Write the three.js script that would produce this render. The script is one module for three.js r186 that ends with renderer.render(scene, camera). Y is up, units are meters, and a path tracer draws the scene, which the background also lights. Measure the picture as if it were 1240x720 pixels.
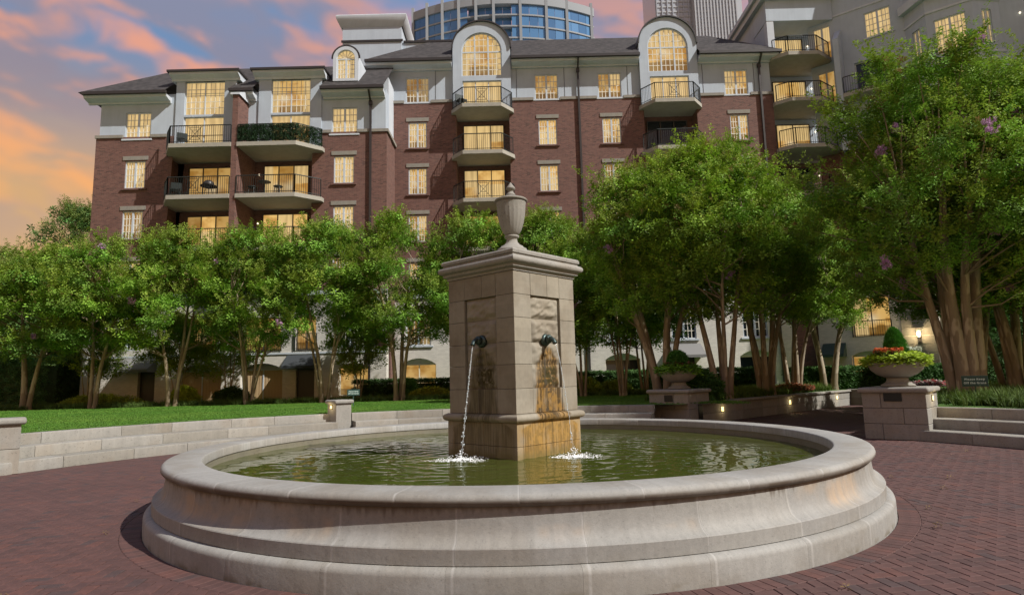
import * as THREE from 'three';
import { mergeGeometries, toCreasedNormals } from 'three/addons/utils/BufferGeometryUtils.js';
import { RoundedBoxGeometry } from 'three/addons/geometries/RoundedBoxGeometry.js';

// ---------------------------------------------------------------- camera, sky, sun, exposure
const scene = new THREE.Scene();
const camera = new THREE.PerspectiveCamera(51.03, 1024 / 594, 0.1, 3000);
camera.position.set(-0.0195, 1.4784, 8.9689);
camera.rotation.order = 'YXZ';
camera.rotation.set(THREE.MathUtils.degToRad(7.62), 0, THREE.MathUtils.degToRad(-1.435));
const renderer = new THREE.WebGLRenderer({ antialias: true });
renderer.setSize(1024, 594);
renderer.toneMapping = THREE.LinearToneMapping;
renderer.toneMappingExposure = 1.56;
renderer.shadowMap.enabled = true;

const SUN = new THREE.Vector3(0.63, 0.701, 0.335).normalize();
const sun = new THREE.DirectionalLight(new THREE.Color().setRGB(1, 0.965, 0.90), 4.05);
sun.position.copy(SUN).multiplyScalar(90);
sun.castShadow = true;
sun.shadow.radius = 1.2;
sun.shadow.mapSize.set(4096, 4096);
Object.assign(sun.shadow.camera, { left: -50, right: 50, top: 50, bottom: -50, near: 1, far: 220 });
scene.add(sun, sun.target);

function rng(seed) { let a = seed >>> 0; return () => { a = (a + 0x6d2b79f5) | 0; let t = Math.imul(a ^ (a >>> 15), 1 | a); t = (t + Math.imul(t ^ (t >>> 7), 61 | t)) ^ t; return ((t ^ (t >>> 14)) >>> 0) / 4294967296; }; }
const { clamp, lerp, degToRad: rad } = THREE.MathUtils, smoothstep = (x, a, b) => { const t = clamp((x - a) / (b - a), 0, 1); return t * t * (3 - 2 * t); };
function hash(x, y, s) { let h = Math.imul(x | 0, 374761393) ^ Math.imul(y | 0, 668265263) ^ Math.imul(s | 0, 1442695041); h = Math.imul(h ^ (h >>> 13), 1274126177); h ^= h >>> 16; return (h >>> 0) / 4294967296; }
// value noise, tiling every p cells where p is given
function vnoise(x, y, s = 1, px = 0, py = 0) {
  const ix = Math.floor(x), iy = Math.floor(y), fx = x - ix, fy = y - iy, m = (a, p) => (p ? ((a % p) + p) % p : a);
  const u = fx * fx * (3 - 2 * fx), v = fy * fy * (3 - 2 * fy), x0 = m(ix, px), x1 = m(ix + 1, px), y0 = m(iy, py), y1 = m(iy + 1, py);
  return lerp(lerp(hash(x0, y0, s), hash(x1, y0, s), u), lerp(hash(x0, y1, s), hash(x1, y1, s), u), v);
}
function fbm(x, y, s = 1, oct = 4, px = 0, py = 0) { let a = 0, w = 0.5, t = 0; for (let i = 0; i < oct; i++) { a += w * vnoise(x, y, s + i * 17, px, py); t += w; w *= 0.5; x *= 2; y *= 2; px *= 2; py *= 2; } return a / t; }

{ // evening sky: gold near the horizon, slate blue above, lit bands of cloud all the way round
  const W = 1536, H = 768, data = new Float32Array(W * H * 4);
  const stops = [[-90, .30, .22, .14], [0, .62, .36, .12], [9, .58, .34, .12], [14, .50, .30, .14], [18, .36, .255, .19], [22, .23, .21, .24], [27, .125, .2, .335], [36, .115, .21, .38], [60, .135, .24, .43], [90, .14, .25, .45]];
  for (let j = 0; j < H; j++) {
    const el = ((j + 0.5) / H - 0.5) * Math.PI, deg = el * 180 / Math.PI, y = Math.sin(el), c = Math.cos(el);
    let k = 0; while (k < stops.length - 2 && deg > stops[k + 1][0]) k++;
    const a = stops[k], b = stops[k + 1], f = clamp((deg - a[0]) / (b[0] - a[0]), 0, 1);
    for (let i = 0; i < W; i++) {
      const az = ((i + 0.5) / W - 0.5) * 2 * Math.PI, o = (j * W + i) * 4, x = Math.cos(az) * c, z = Math.sin(az) * c;
      let r = lerp(a[1], b[1], f), g = lerp(a[2], b[2], f), bl = lerp(a[3], b[3], f);
      if (deg > 1) {
        const ad = az * 180 / Math.PI, ed = deg + 7 * Math.cos(az), wv = fbm(ad / 12, ed / 6, 5, 3, 30, 0) - .5, wu = fbm(ad / 12, ed / 6 + 50, 6, 3, 30, 0) - .5;
        const u = ad / 9 + wu * .9, v = ed / 2.7 + wv * 2.2; // long bands, slightly tilted; tiles every 40 cells round the horizon
        const n = fbm(u * .5, v * .42 + 7, 21, 4, 20, 0), n2 = fbm(u + 40, v + 3, 41, 5, 40, 0), n4 = fbm(u * 3, v * 2.6, 45, 4, 120, 0), n3 = fbm(u * .75, v * .6 + 30, 63, 5, 30, 0);
        const lit = smoothstep(n * .34 + n2 * .38 + n4 * .28, .47, .64) * smoothstep(deg, 1, 9), grey = smoothstep(n3 * .72 + n4 * .28, .38, .58) * lerp(.85, .6, smoothstep(deg, 22, 30)) * smoothstep(deg, 6, 13);
        const warm = smoothstep(deg, 12, 25), high = smoothstep(deg, 30, 60);
        r = lerp(r, lerp(.38, .215, warm), grey); g = lerp(g, lerp(.26, .185, warm), grey); bl = lerp(bl, lerp(.19, .225, warm), grey);
        const am = lit * lerp(.75, .88, warm) * (1 - .5 * smoothstep(deg, 25, 34)) * (1 - high * .45);
        r = lerp(r, lerp(.74, .64, warm), am); g = lerp(g, lerp(.34, .27, warm), am); bl = lerp(bl, lerp(.10, .16, warm), am);
      }
      data[o] = r * .9; data[o + 1] = g * .9; data[o + 2] = bl * .9; data[o + 3] = 1;
    }
  }
  const t = new THREE.DataTexture(data, W, H, THREE.RGBAFormat, THREE.FloatType);
  t.mapping = THREE.EquirectangularReflectionMapping; t.magFilter = t.minFilter = THREE.LinearFilter; t.needsUpdate = true;
  scene.background = t; scene.environment = t;
}

// ---------------------------------------------------------------- helpers
const taken = new Map();
function numbered(n) { const k = taken.get(n) ?? 0; taken.set(n, k + 1); return k ? n + '_' + String(k).padStart(3, '0') : n; }
function thing(name, label, category, pos = [0, 0, 0], turn = 0, group) { const o = new THREE.Group(); o.name = numbered(name); o.position.set(...pos); o.rotation.y = turn; o.userData = { label, category }; if (group) o.userData.group = group; scene.add(o); return o; }
function tag(o, label, category, group) { o.name = numbered(o.name); o.userData = { ...o.userData, label, category }; if (group) o.userData.group = group; scene.add(o); return o; }
function structure(o, label) { o.userData.kind = 'structure'; if (label) o.userData.label = label; scene.add(o); return o; }
function mesh(name, g, m, parent) { const o = new THREE.Mesh(Array.isArray(g) ? merge(g) : g, m); o.name = name; if (parent) parent.add(o); return o; }
function plain(g) { const q = g.index ? g.toNonIndexed() : g; for (const k of Object.keys(q.attributes)) if (!['position', 'normal', 'uv'].includes(k)) q.deleteAttribute(k); if (!q.attributes.normal) q.computeVertexNormals(); if (!q.attributes.uv) q.setAttribute('uv', new THREE.BufferAttribute(new Float32Array(q.attributes.position.count * 2), 2)); return q; }
function merge(list) { return mergeGeometries(list.map(plain)); }
function boxUV(g0, ou = 0, ov = 0) { // uv in metres, by the way each face points
  const g = plain(g0), p = g.attributes.position, n = g.attributes.normal, uv = g.attributes.uv;
  for (let t = 0; t < p.count; t += 3) {
    const ax = Math.abs(n.getX(t) + n.getX(t + 1) + n.getX(t + 2)), ay = Math.abs(n.getY(t) + n.getY(t + 1) + n.getY(t + 2)), az = Math.abs(n.getZ(t) + n.getZ(t + 1) + n.getZ(t + 2));
    for (let i = t; i < t + 3; i++) { const x = p.getX(i), y = p.getY(i), z = p.getZ(i); if (ay > ax && ay > az) uv.setXY(i, x + ou, z + ov); else if (ax > az) uv.setXY(i, z + ou, y + ov); else uv.setXY(i, x + ou, y + ov); }
  }
  return g;
}
function box(x0, x1, y0, y1, z0, z1) { return boxUV(new THREE.BoxGeometry(x1 - x0, y1 - y0, z1 - z0).translate((x0 + x1) / 2, (y0 + y1) / 2, (z0 + z1) / 2)); }
function rbox(x0, x1, y0, y1, z0, z1, r = 0.01, ou = 0, ov = 0) { return boxUV(new RoundedBoxGeometry(x1 - x0, y1 - y0, z1 - z0, 1, r).translate((x0 + x1) / 2, (y0 + y1) / 2, (z0 + z1) / 2), ou, ov); }
function bar(a, b, w, h = w) { const A = new THREE.Vector3(...a), B = new THREE.Vector3(...b), L = A.distanceTo(B), g = new THREE.BoxGeometry(w, h, L); const m = new THREE.Matrix4().lookAt(B, A, new THREE.Vector3(0, 1, 0.001)); m.setPosition(A.clone().lerp(B, 0.5)); return plain(g.applyMatrix4(m)); }
function tube(points, radii, sides = 8, uvL = 1) { // tapered tube through points
  const P = points.map((p) => (p.isVector3 ? p : new THREE.Vector3(...p))), pos = [], nor = [], uv = [], idx = []; let up = new THREE.Vector3(0.3, 0.1, 1), len = 0;
  for (let i = 0; i < P.length; i++) {
    const T = P[Math.min(i + 1, P.length - 1)].clone().sub(P[Math.max(i - 1, 0)]).normalize(); if (i) len += P[i].distanceTo(P[i - 1]);
    const X = new THREE.Vector3().crossVectors(up, T).normalize(), Y = new THREE.Vector3().crossVectors(T, X); up = Y.clone();
    for (let k = 0; k <= sides; k++) { const a = (k / sides) * Math.PI * 2, n = X.clone().multiplyScalar(Math.cos(a)).addScaledVector(Y, Math.sin(a)); pos.push(P[i].x + n.x * radii[i], P[i].y + n.y * radii[i], P[i].z + n.z * radii[i]); nor.push(n.x, n.y, n.z); uv.push((k / sides) * uvL * 0.5, len * uvL); }
    if (i) for (let k = 0; k < sides; k++) { const a = (i - 1) * (sides + 1) + k, b = a + sides + 1; idx.push(a, a + 1, b, a + 1, b + 1, b); }
  }
  const g = new THREE.BufferGeometry(); g.setAttribute('position', new THREE.Float32BufferAttribute(pos, 3)); g.setAttribute('normal', new THREE.Float32BufferAttribute(nor, 3)); g.setAttribute('uv', new THREE.Float32BufferAttribute(uv, 2)); g.setIndex(idx); return plain(g);
}
// closed profile [[r, y] ...] swept round the y axis from angle a0 to a1 (0 is -z, turning to +x), with end caps
function ringBlock(profile, a0, a1, seg, crease = 0.6, uvR = null, vOff = 0) {
  const pos = [], uv = [], n = profile.length, put = (r, y, a, v) => { pos.push(r * Math.sin(a), y, -r * Math.cos(a)); uv.push(a * (uvR ?? r), v); };
  const ln = [0]; for (let i = 0; i < n; i++) { const p = profile[i], q = profile[(i + 1) % n]; ln.push(ln[i] + Math.hypot(q[0] - p[0], q[1] - p[1])); }
  for (let s = 0; s < seg; s++) { const b0 = lerp(a0, a1, s / seg), b1 = lerp(a0, a1, (s + 1) / seg);
    for (let i = 0; i < n; i++) { const p = profile[i], q = profile[(i + 1) % n], vp = uvR ? p[1] + (p[2] ?? 0) + vOff : ln[i] + vOff, vq = uvR ? q[1] + (q[2] ?? 0) + vOff : ln[i + 1] + vOff;
      put(p[0], p[1], b0, vp); put(p[0], p[1], b1, vp); put(q[0], q[1], b1, vq); put(p[0], p[1], b0, vp); put(q[0], q[1], b1, vq); put(q[0], q[1], b0, vq); } }
  const tri = THREE.ShapeUtils.triangulateShape(profile.map((p) => new THREE.Vector2(p[0], p[1])), []);
  for (const [a, flip] of [[a0, false], [a1, true]]) for (const t of tri) for (const k of flip ? [t[0], t[2], t[1]] : t) put(profile[k][0], profile[k][1], a, profile[k][1] + vOff);
  const g = new THREE.BufferGeometry(); g.setAttribute('position', new THREE.Float32BufferAttribute(pos, 3)); g.setAttribute('uv', new THREE.Float32BufferAttribute(uv, 2));
  return toCreasedNormals(g, crease);
}
function squareSweep(profile, h) { // profile [[out, y] ...] swept round a square of half side h, mitred
  const pos = [], uv = [], c = [[1, 1], [-1, 1], [-1, -1], [1, -1]]; let v = 0;
  for (let i = 0; i < profile.length - 1; i++) { const [o, y] = profile[i], [p, w] = profile[i + 1], d = Math.hypot(p - o, w - y);
    for (let k = 0; k < 4; k++) { const a = c[k], b = c[(k + 1) % 4], H = h + o, G = h + p, A = [a[0] * H, y, a[1] * H], B = [b[0] * H, y, b[1] * H], C = [b[0] * G, w, b[1] * G], D = [a[0] * G, w, a[1] * G];
      pos.push(...A, ...C, ...B, ...A, ...D, ...C); uv.push(0 + k, v, 2 * G + k, v + d, 2 * H + k, v, 0 + k, v, 0 + k, v + d, 2 * G + k, v + d); } v += d; }
  const g = new THREE.BufferGeometry(); g.setAttribute('position', new THREE.Float32BufferAttribute(pos, 3)); g.setAttribute('uv', new THREE.Float32BufferAttribute(uv, 2));
  return toCreasedNormals(g, 0.5);
}
function lathe(pts, seg = 40) { return plain(new THREE.LatheGeometry(pts.map((p) => new THREE.Vector2(p[0], p[1])), seg)); }

// ---------------------------------------------------------------- textures and materials
const enc = (x) => (x <= 0.0031308 ? 12.92 * x : 1.055 * Math.pow(x, 1 / 2.4) - 0.055);
function tex(w, h, su, sv, fn, srgb = true) { // fn(u, v) in 0..1 gives linear rgb (colour) or one value
  const d = new Uint8Array(w * h * 4);
  for (let j = 0; j < h; j++) for (let i = 0; i < w; i++) { const c = fn((i + .5) / w, (j + .5) / h), o = (j * w + i) * 4; if (srgb) for (let k = 0; k < 3; k++) d[o + k] = clamp(enc(c[k]) * 255, 0, 255); else d[o] = d[o + 1] = d[o + 2] = clamp(c * 255, 0, 255); d[o + 3] = 255; }
  const t = new THREE.DataTexture(d, w, h); t.wrapS = t.wrapT = THREE.RepeatWrapping; t.magFilter = THREE.LinearFilter; t.minFilter = THREE.LinearMipmapLinearFilter; t.generateMipmaps = true; t.repeat.set(1 / su, 1 / sv); if (srgb) t.colorSpace = THREE.SRGBColorSpace; t.needsUpdate = true; return t;
}
const lin = (r, g, b) => new THREE.Color().setRGB(r, g, b);
function mat(o) { return new THREE.MeshStandardMaterial({ roughness: 0.85, ...o }); }
const mul = (c, k) => [c[0] * k, c[1] * k, c[2] * k], mixc = (a, b, t) => [lerp(a[0], b[0], t), lerp(a[1], b[1], t), lerp(a[2], b[2], t)];

const T = {};
T.stone = tex(1024, 1024, 2.2, 2.2, (u, v) => { // limestone: fine grain, pits, soft mottling, faint weather streaks
  const n = fbm(u * 6, v * 6, 3, 5, 6, 6), f = hash(u * 1024, v * 1024, 7), m = fbm(u * 40, v * 40, 5, 3, 40, 40), st = fbm(u * 50, v * 4, 11, 3, 50, 4), pit = smoothstep(fbm(u * 120, v * 120, 19, 2, 120, 120), .74, .82);
  const k = .8 + .26 * (n - .5) * 2 * .6 + .10 * (m - .5) + .07 * (f - .5) + .12 * (st - .5); const c = mixc([.31, .295, .263], [.268, .243, .207], smoothstep(n, .45, .8)); return mul(c, k * (1 - .35 * pit)); });
T.stoneBump = tex(512, 512, 1.1, 1.1, (u, v) => .5 + .5 * (fbm(u * 40, v * 40, 31, 4, 40, 40) - .5) + .25 * (hash(u * 512, v * 512, 3) - .5), false);
T.basin = tex(2048, 512, 9.19, 1.2, (u, v) => { // cast stone with dark growth that has run down under the coping
  const n = fbm(u * 24, v * 4, 3, 5, 24, 4), f = hash(u * 2048, v * 512, 7), st = fbm(u * 240, v * 3, 11, 3, 240, 3), y = v * 1.2, big = fbm(u * 9, v * 2, 29, 4, 9, 2);
  let c = mixc([.275, .268, .25], [.238, .222, .195], smoothstep(n * .6 + big * .4, .40, .70)); c = mul(c, .92 + .16 * (f - .5) + .18 * (st - .5) + .16 * (fbm(u * 400, v * 52, 17, 3, 400, 52) - .5)); const pit = smoothstep(fbm(u * 900, v * 117, 23, 2, 900, 117), .76, .86); c = mul(c, 1 - .22 * pit);
  const jx = Math.abs(((u * 10 + (v * 1.2 < .585 ? .5 : 0)) % 1) - .0), jd = Math.min(jx, 1 - jx) * .919, lime = smoothstep(jd, .016, .003) * (.25 + .75 * fbm(u * 500, v * 26, 37, 2, 500, 26)); c = mixc(c, [.44, .43, .41], lime * .55);
  const drip = fbm(u * 300, .5, 77, 2, 300, 1), drip2 = fbm(u * 30, .3, 78, 3, 30, 1), reach = .012 + .055 * Math.pow(drip, 2) * (.4 + 1.2 * drip2), dark = smoothstep(y, .646, .622) * smoothstep(y, .578 - reach * 1.6, .59);
  c = mixc(c, [.085, .062, .042], dark * clamp(.25 + .95 * drip2 + .45 * (st - .5), 0, .93));
  const brown = smoothstep(fbm(u * 14, v * 3.0, 91, 4, 14, 3), .57, .74) * smoothstep(y, .30, .40) * smoothstep(y, .62, .5); c = mixc(c, [.40, .28, .17], brown * .5 * (.5 + st));
  const low = smoothstep(fbm(u * 60, v * 10, 55, 4, 60, 10), .52, .74) * smoothstep(y, .07, .0); c = mixc(c, [.13, .11, .075], low * .75);
  return c; });
T.brick = tex(1024, 1024, 3.25, 3.25, (u, v) => { // 16 x 48 bricks
  const row = Math.floor(v * 48), off = (row % 2) * .5, x = u * 16 + off, bx = Math.floor(x), fx = x - bx, fy = v * 48 - row, mort = Math.min(fx * .203, (1 - fx) * .203, fy * .0677, (1 - fy) * .0677) < .006;
  if (mort) return mul([.145, .108, .092], .9 + .2 * hash(u * 999, v * 999, 5));
  const h = hash(bx % 16, row, 3), h2 = hash(bx % 16, row, 9), n = fbm(u * 90, v * 90, 4, 2, 90, 90); return mul(mixc([.118, .047, .037], [.178, .08, .06], h), (.8 + .4 * (n - .2) * .7) * (h2 > .9 ? .62 : 1)); });
T.painted = tex(512, 512, 3.25, 3.25, (u, v) => { const row = Math.floor(v * 48), x = u * 16 + (row % 2) * .5, fx = x - Math.floor(x), fy = v * 48 - row, mort = Math.min(fx * .203, (1 - fx) * .203, fy * .0677, (1 - fy) * .0677) < .006; const k = (.88 + .14 * hash(Math.floor(x) % 16, row, 3) + .1 * (fbm(u * 8, v * 8, 5, 3, 8, 8) - .5)) * (mort ? .8 : 1); return mul([.58, .545, .49], k); });
T.stucco = tex(512, 512, 2.4, 2.4, (u, v) => { const n = fbm(u * 5, v * 5, 3, 4, 5, 5), f = hash(u * 512, v * 512, 7), s = fbm(u * 22, v * 2, 13, 3, 22, 2); return mul([.405, .46, .525], .92 + .14 * (n - .5) + .08 * (f - .5) + .08 * (s - .5)); });
T.shingle = tex(512, 512, 2.4, 2.4, (u, v) => { const row = Math.floor(v * 16), x = u * 12 + hash(row, 3, 3) * 3, b = Math.floor(x), fy = v * 16 - row; return mul([.036, .031, .03], (.62 + .7 * hash(b % 12, row, 5)) * (fy < .12 ? .45 : 1) * (.85 + .3 * hash(u * 512, v * 512, 2))); });
T.paver = tex(512, 512, .5, .5, (u, v) => { const n = fbm(u * 9, v * 9, 3, 4, 9, 9), f = hash(u * 512, v * 512, 7), w = smoothstep(fbm(u * 22, v * 22, 15, 3, 22, 22), .62, .8); return mixc(mul([1, 1, 1], .78 + .42 * (n - .5) + .22 * (f - .5)), [.95, .9, .86], w * .3); });
T.lawn = tex(1024, 1024, 6, 6, (u, v) => { const n = fbm(u * 7, v * 7, 3, 4, 7, 7), f = fbm(u * 160, v * 160, 8, 2, 160, 160), h = hash(u * 1024, v * 1024, 7); return mul(mixc([.058, .155, .014], [.1, .19, .025], n), .55 + .6 * f + .3 * (h - .5)); });
T.soil = tex(512, 512, 3, 3, (u, v) => mul([.07, .05, .034], .6 + .8 * fbm(u * 40, v * 40, 4, 3, 40, 40)));
T.bark = tex(512, 512, 1, 2, (u, v) => { const n = fbm(u * 6, v * 3, 3, 4, 6, 3), s = fbm(u * 26, v * 4, 9, 4, 26, 4), p = smoothstep(fbm(u * 9, v * 4, 33, 3, 9, 4), .5, .6); return mul(mixc([.25, .19, .125], [.42, .345, .25], p), .62 + .5 * s + .25 * (n - .5)); });
T.concrete = tex(512, 512, 2, 2, (u, v) => mul([.36, .34, .29], .85 + .2 * (fbm(u * 8, v * 8, 4, 4, 8, 8) - .5) + .1 * (hash(u * 512, v * 512, 2) - .5)));
T.algae = tex(1024, 1024, 4, 4, (u, v) => { const n = fbm(u * 8, v * 8, 3, 5, 8, 8), m = fbm(u * 30, v * 30, 9, 3, 30, 30); return mul(mixc([.03, .055, .01], [.10, .15, .024], smoothstep(n * .7 + m * .3, .3, .7)), .75 + .5 * m); });
T.leafy = tex(256, 256, 1, 1, (u, v) => mul([.05, .09, .022], .5 + fbm(u * 30, v * 30, 4, 3, 30, 30)));

const stoneMats = [[1, 1, 1], [.93, .92, .90], [1.06, 1.04, 1.01], [.86, .84, .80]].map((c) => mat({ map: T.stone, bumpMap: T.stoneBump, bumpScale: .003, color: lin(...c), roughness: .9 }));
const M = {
  stone: stoneMats[0], mortar: mat({ color: lin(.24, .21, .17) }),
  basin: [[1, 1, 1], [.95, .945, .93], [1.04, 1.035, 1.02]].map((c) => mat({ map: T.basin, bumpMap: T.stoneBump, bumpScale: .0022, color: lin(...c), roughness: .78 })),
  brick: mat({ map: T.brick }), painted: mat({ map: T.painted }), stucco: mat({ map: T.stucco }), stuccoTrim: mat({ map: T.stucco, color: lin(1.25, 1.18, 1.12) }), shingle: mat({ map: T.shingle, roughness: .95 }),
  concrete: mat({ map: T.concrete }), lawn: mat({ map: T.lawn, roughness: 1 }), soil: mat({ map: T.soil, roughness: 1 }), bark: mat({ map: T.bark, bumpMap: T.bark, bumpScale: .012 }),
  gutter: mat({ color: lin(.028, .024, .023), roughness: .45 }), rail: mat({ color: lin(.018, .026, .026), roughness: .45, metalness: .3 }), frame: mat({ color: lin(.46, .51, .56), roughness: .5 }), creamFrame: mat({ color: lin(.66, .62, .52), roughness: .5 }), bronzeFrame: mat({ color: lin(.05, .045, .045), roughness: .4 }),
  darkGlass: new THREE.MeshPhysicalMaterial({ color: lin(.012, .016, .022), roughness: .06 }), bronze: mat({ color: lin(.06, .085, .08), roughness: .42, metalness: .75 }), plaque: mat({ color: lin(.012, .014, .02), roughness: .3, metalness: .4 }),
  sand: mat({ color: lin(.045, .033, .028), roughness: 1 }), signGreen: mat({ color: lin(.022, .06, .05), roughness: .5 }), awningGrey: mat({ color: lin(.17, .165, .16) }), awningDark: mat({ color: lin(.03, .035, .04) }), awningGreen: mat({ color: lin(.03, .06, .05) }), wood: mat({ color: lin(.42, .30, .17), roughness: .6 }),
  algae: mat({ map: T.algae, roughness: .95 }),
};
// ---------------------------------------------------------------- ground, plaza, lawn
const PA = rad(43), PD = [Math.sin(PA), -Math.cos(PA)], PE = [Math.cos(PA), Math.sin(PA)]; // the path leaves the plaza along PD
const path = (al, ac) => [PD[0] * al + PE[0] * ac, PD[1] * al + PE[1] * ac];
const alongPath = (x, z) => [x * PD[0] + z * PD[1], x * PE[0] + z * PE[1]];
const AC0 = -2.75, AC1 = 2.15, PATH_END = 25;
{
  const g = new THREE.CircleGeometry(900, 64).rotateX(-Math.PI / 2).translate(0, -.09, 0); structure(mesh('ground', boxUV(g), M.soil));
  // lawn and beds: one raised sheet with the round plaza and the path left open
  const s = new THREE.Shape(); const LX0 = -38, LX1 = 32, LZ0 = -37, LZ1 = 16; s.moveTo(LX0, LZ0); s.lineTo(LX1, LZ0); s.lineTo(LX1, LZ1); s.lineTo(LX0, LZ1); s.closePath();
  const hole = new THREE.Path(), R = 10.98, pts = []; const hit = (ac) => Math.sqrt(R * R - ac * ac), a = path(hit(AC1 + .3), AC1 + .3), b = path(hit(AC0 - .3), AC0 - .3);
  const fa = Math.atan2(a[0], -a[1]), fb = Math.atan2(b[0], -b[1]);
  for (let k = 0; k <= 120; k++) { const f = fa + (k / 120) * (2 * Math.PI - (fa - fb)); pts.push([R * Math.sin(f), -R * Math.cos(f)]); }
  pts.push(path(PATH_END + .1, AC0 - .3), path(PATH_END + .1, AC1 + .3));
  pts.forEach((p, i) => (i ? hole.lineTo(p[0], -p[1]) : hole.moveTo(p[0], -p[1]))); hole.closePath(); s.holes.push(hole);
  const shape = new THREE.Shape(s.getPoints().map((p) => new THREE.Vector2(p.x, -p.y))); shape.holes = s.holes;
  const lg = new THREE.ShapeGeometry(shape, 1).rotateX(-Math.PI / 2).translate(0, .664, 0);
  structure(mesh('lawn', boxUV(lg), M.lawn));
  const far = new THREE.Shape([[-260, -90], [260, -90], [260, 260], [-260, 260]].map((p) => new THREE.Vector2(...p))), inner = new THREE.Path([[LX0, -LZ0], [LX1, -LZ0], [LX1, -LZ1], [LX0, -LZ1]].map((p) => new THREE.Vector2(...p))); far.holes = [inner];
  structure(mesh('pavement', boxUV(new THREE.ShapeGeometry(far).rotateX(-Math.PI / 2).translate(0, .66, 0)), M.concrete));
}
const plaza = mesh('brick_plaza', boxUV(new THREE.CircleGeometry(9.9, 96).rotateX(-Math.PI / 2).translate(0, -.012, 0)), M.sand); structure(plaza);
const pathBase = (() => { const q = [path(8.6, AC0 - .2), path(8.6, AC1 + .2), path(PATH_END + .4, AC1 + .2), path(PATH_END + .4, AC0 - .2)], s = new THREE.Shape(q.map((p) => new THREE.Vector2(p[0], -p[1]))); return structure(mesh('brick_path', boxUV(new THREE.ShapeGeometry(s).rotateX(-Math.PI / 2).translate(0, -.017, 0)), M.sand)); })();
{ // clay pavers in 90 degree herringbone, a soldier course round the basin
  const L = .2, W = .1, gap = .0065, ch = .004, dep = .035, R = rng(11), turn = rad(7), ct = Math.cos(turn), st = Math.sin(turn);
  const paverGeo = (poly) => { // polygon (x, z) to a chamfered block with its top at 0
    const n = poly.length, cx = poly.reduce((s, p) => s + p[0], 0) / n, cz = poly.reduce((s, p) => s + p[1], 0) / n, inn = poly.map((p) => { const d = Math.hypot(p[0] - cx, p[1] - cz); return [p[0] - (p[0] - cx) / d * ch * 1.4, p[1] - (p[1] - cz) / d * ch * 1.4]; });
    const v = [], tri = (...q) => q.forEach((p) => v.push(p[0], p[1], p[2]));
    for (let i = 1; i < n - 1; i++) tri([inn[0][0], 0, inn[0][1]], [inn[i + 1][0], 0, inn[i + 1][1]], [inn[i][0], 0, inn[i][1]]);
    for (let i = 0; i < n; i++) { const j = (i + 1) % n, A = poly[i], B = poly[j], C = inn[i], D = inn[j]; tri([C[0], 0, C[1]], [D[0], 0, D[1]], [A[0], -ch, A[1]]); tri([D[0], 0, D[1]], [B[0], -ch, B[1]], [A[0], -ch, A[1]]); tri([A[0], -ch, A[1]], [B[0], -ch, B[1]], [A[0], -dep, A[1]]); tri([B[0], -ch, B[1]], [B[0], -dep, B[1]], [A[0], -dep, A[1]]); }
    const g = new THREE.BufferGeometry(); g.setAttribute('position', new THREE.Float32BufferAttribute(v, 3)); g.computeVertexNormals(); return boxUV(g);
  };
  const hl = L / 2 - gap / 2, hw = W / 2 - gap / 2, full = paverGeo([[-hl, -hw], [hl, -hw], [hl, hw], [-hl, hw]]);
  const tone = (x, z) => { const patch = fbm(x * .9 + 40, z * .9 + 40, 5, 3), h = R(), h2 = R(); let c = mixc([.083, .039, .034], [.110, .049, .041], h); if (h2 > .92) c = mixc(c, [.13, .05, .037], .6); if (h2 < .08) c = mixc(c, [.056, .04, .04], .6); return mul(c, .85 + .34 * patch); };
  const whole = [], cut = [];
  const inPath = (x, z) => { const [al, ac] = alongPath(x, z); return al > 8 && al < PATH_END + .1 && ac > AC0 - .12 && ac < AC1 + .12; };
  for (let i = -125; i < 260; i++) for (let j = -210; j < 75; j++) {
    const k = (((i - j) % 4) + 4) % 4; if (k !== 0 && k !== 3) continue;
    const h = k === 0, lx = (i + (h ? 1 : .5)) * W, lz = (j + (h ? .5 : 1)) * W, x = lx * ct + lz * st, z = -lx * st + lz * ct, r = Math.hypot(x, z); if (z > 5.6 || !(r < 9.86 || inPath(x, z)) || r < 4.60) continue;
    const ang = (h ? 0 : Math.PI / 2) + turn;
    if (r < 4.9) { // cut to the ring
      const cs = Math.cos(ang), sn = Math.sin(ang); let poly = [[-hl, -hw], [hl, -hw], [hl, hw], [-hl, hw]].map(([a, b]) => [x + a * cs + b * sn, z - a * sn + b * cs]); const nx = x / r, nz = z / r, lim = 4.7262, out = [];
      for (let q = 0; q < poly.length; q++) { const A = poly[q], B = poly[(q + 1) % poly.length], da = A[0] * nx + A[1] * nz - lim, db = B[0] * nx + B[1] * nz - lim; if (da >= 0) out.push(A); if (da * db < 0) { const t = da / (da - db); out.push([lerp(A[0], B[0], t), lerp(A[1], B[1], t)]); } }
      const ar = Math.abs(out.reduce((s, p, q) => { const n = out[(q + 1) % out.length]; return s + p[0] * n[1] - n[0] * p[1]; }, 0)) / 2; if (out.length > 2 && ar > .0004) cut.push(out); if (ar < hl * hw * 4 - 1e-6) continue; else cut.pop();
    }
    whole.push([x, z, ang, (R() - .5) * .003]);
  }
  const ringN = 300; for (let k = 0; k < ringN; k++) { const f = (k / ringN) * Math.PI * 2, x = Math.sin(f) * 4.628, z = Math.cos(f) * 4.628; if (z < 5.6) whole.push([x, z, f + Math.PI / 2, (R() - .5) * .002]); }
  // the largest in view are meshes of their own
  camera.updateMatrixWorld(true); const v = new THREE.Vector3(), inv = camera.matrixWorldInverse;
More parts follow.
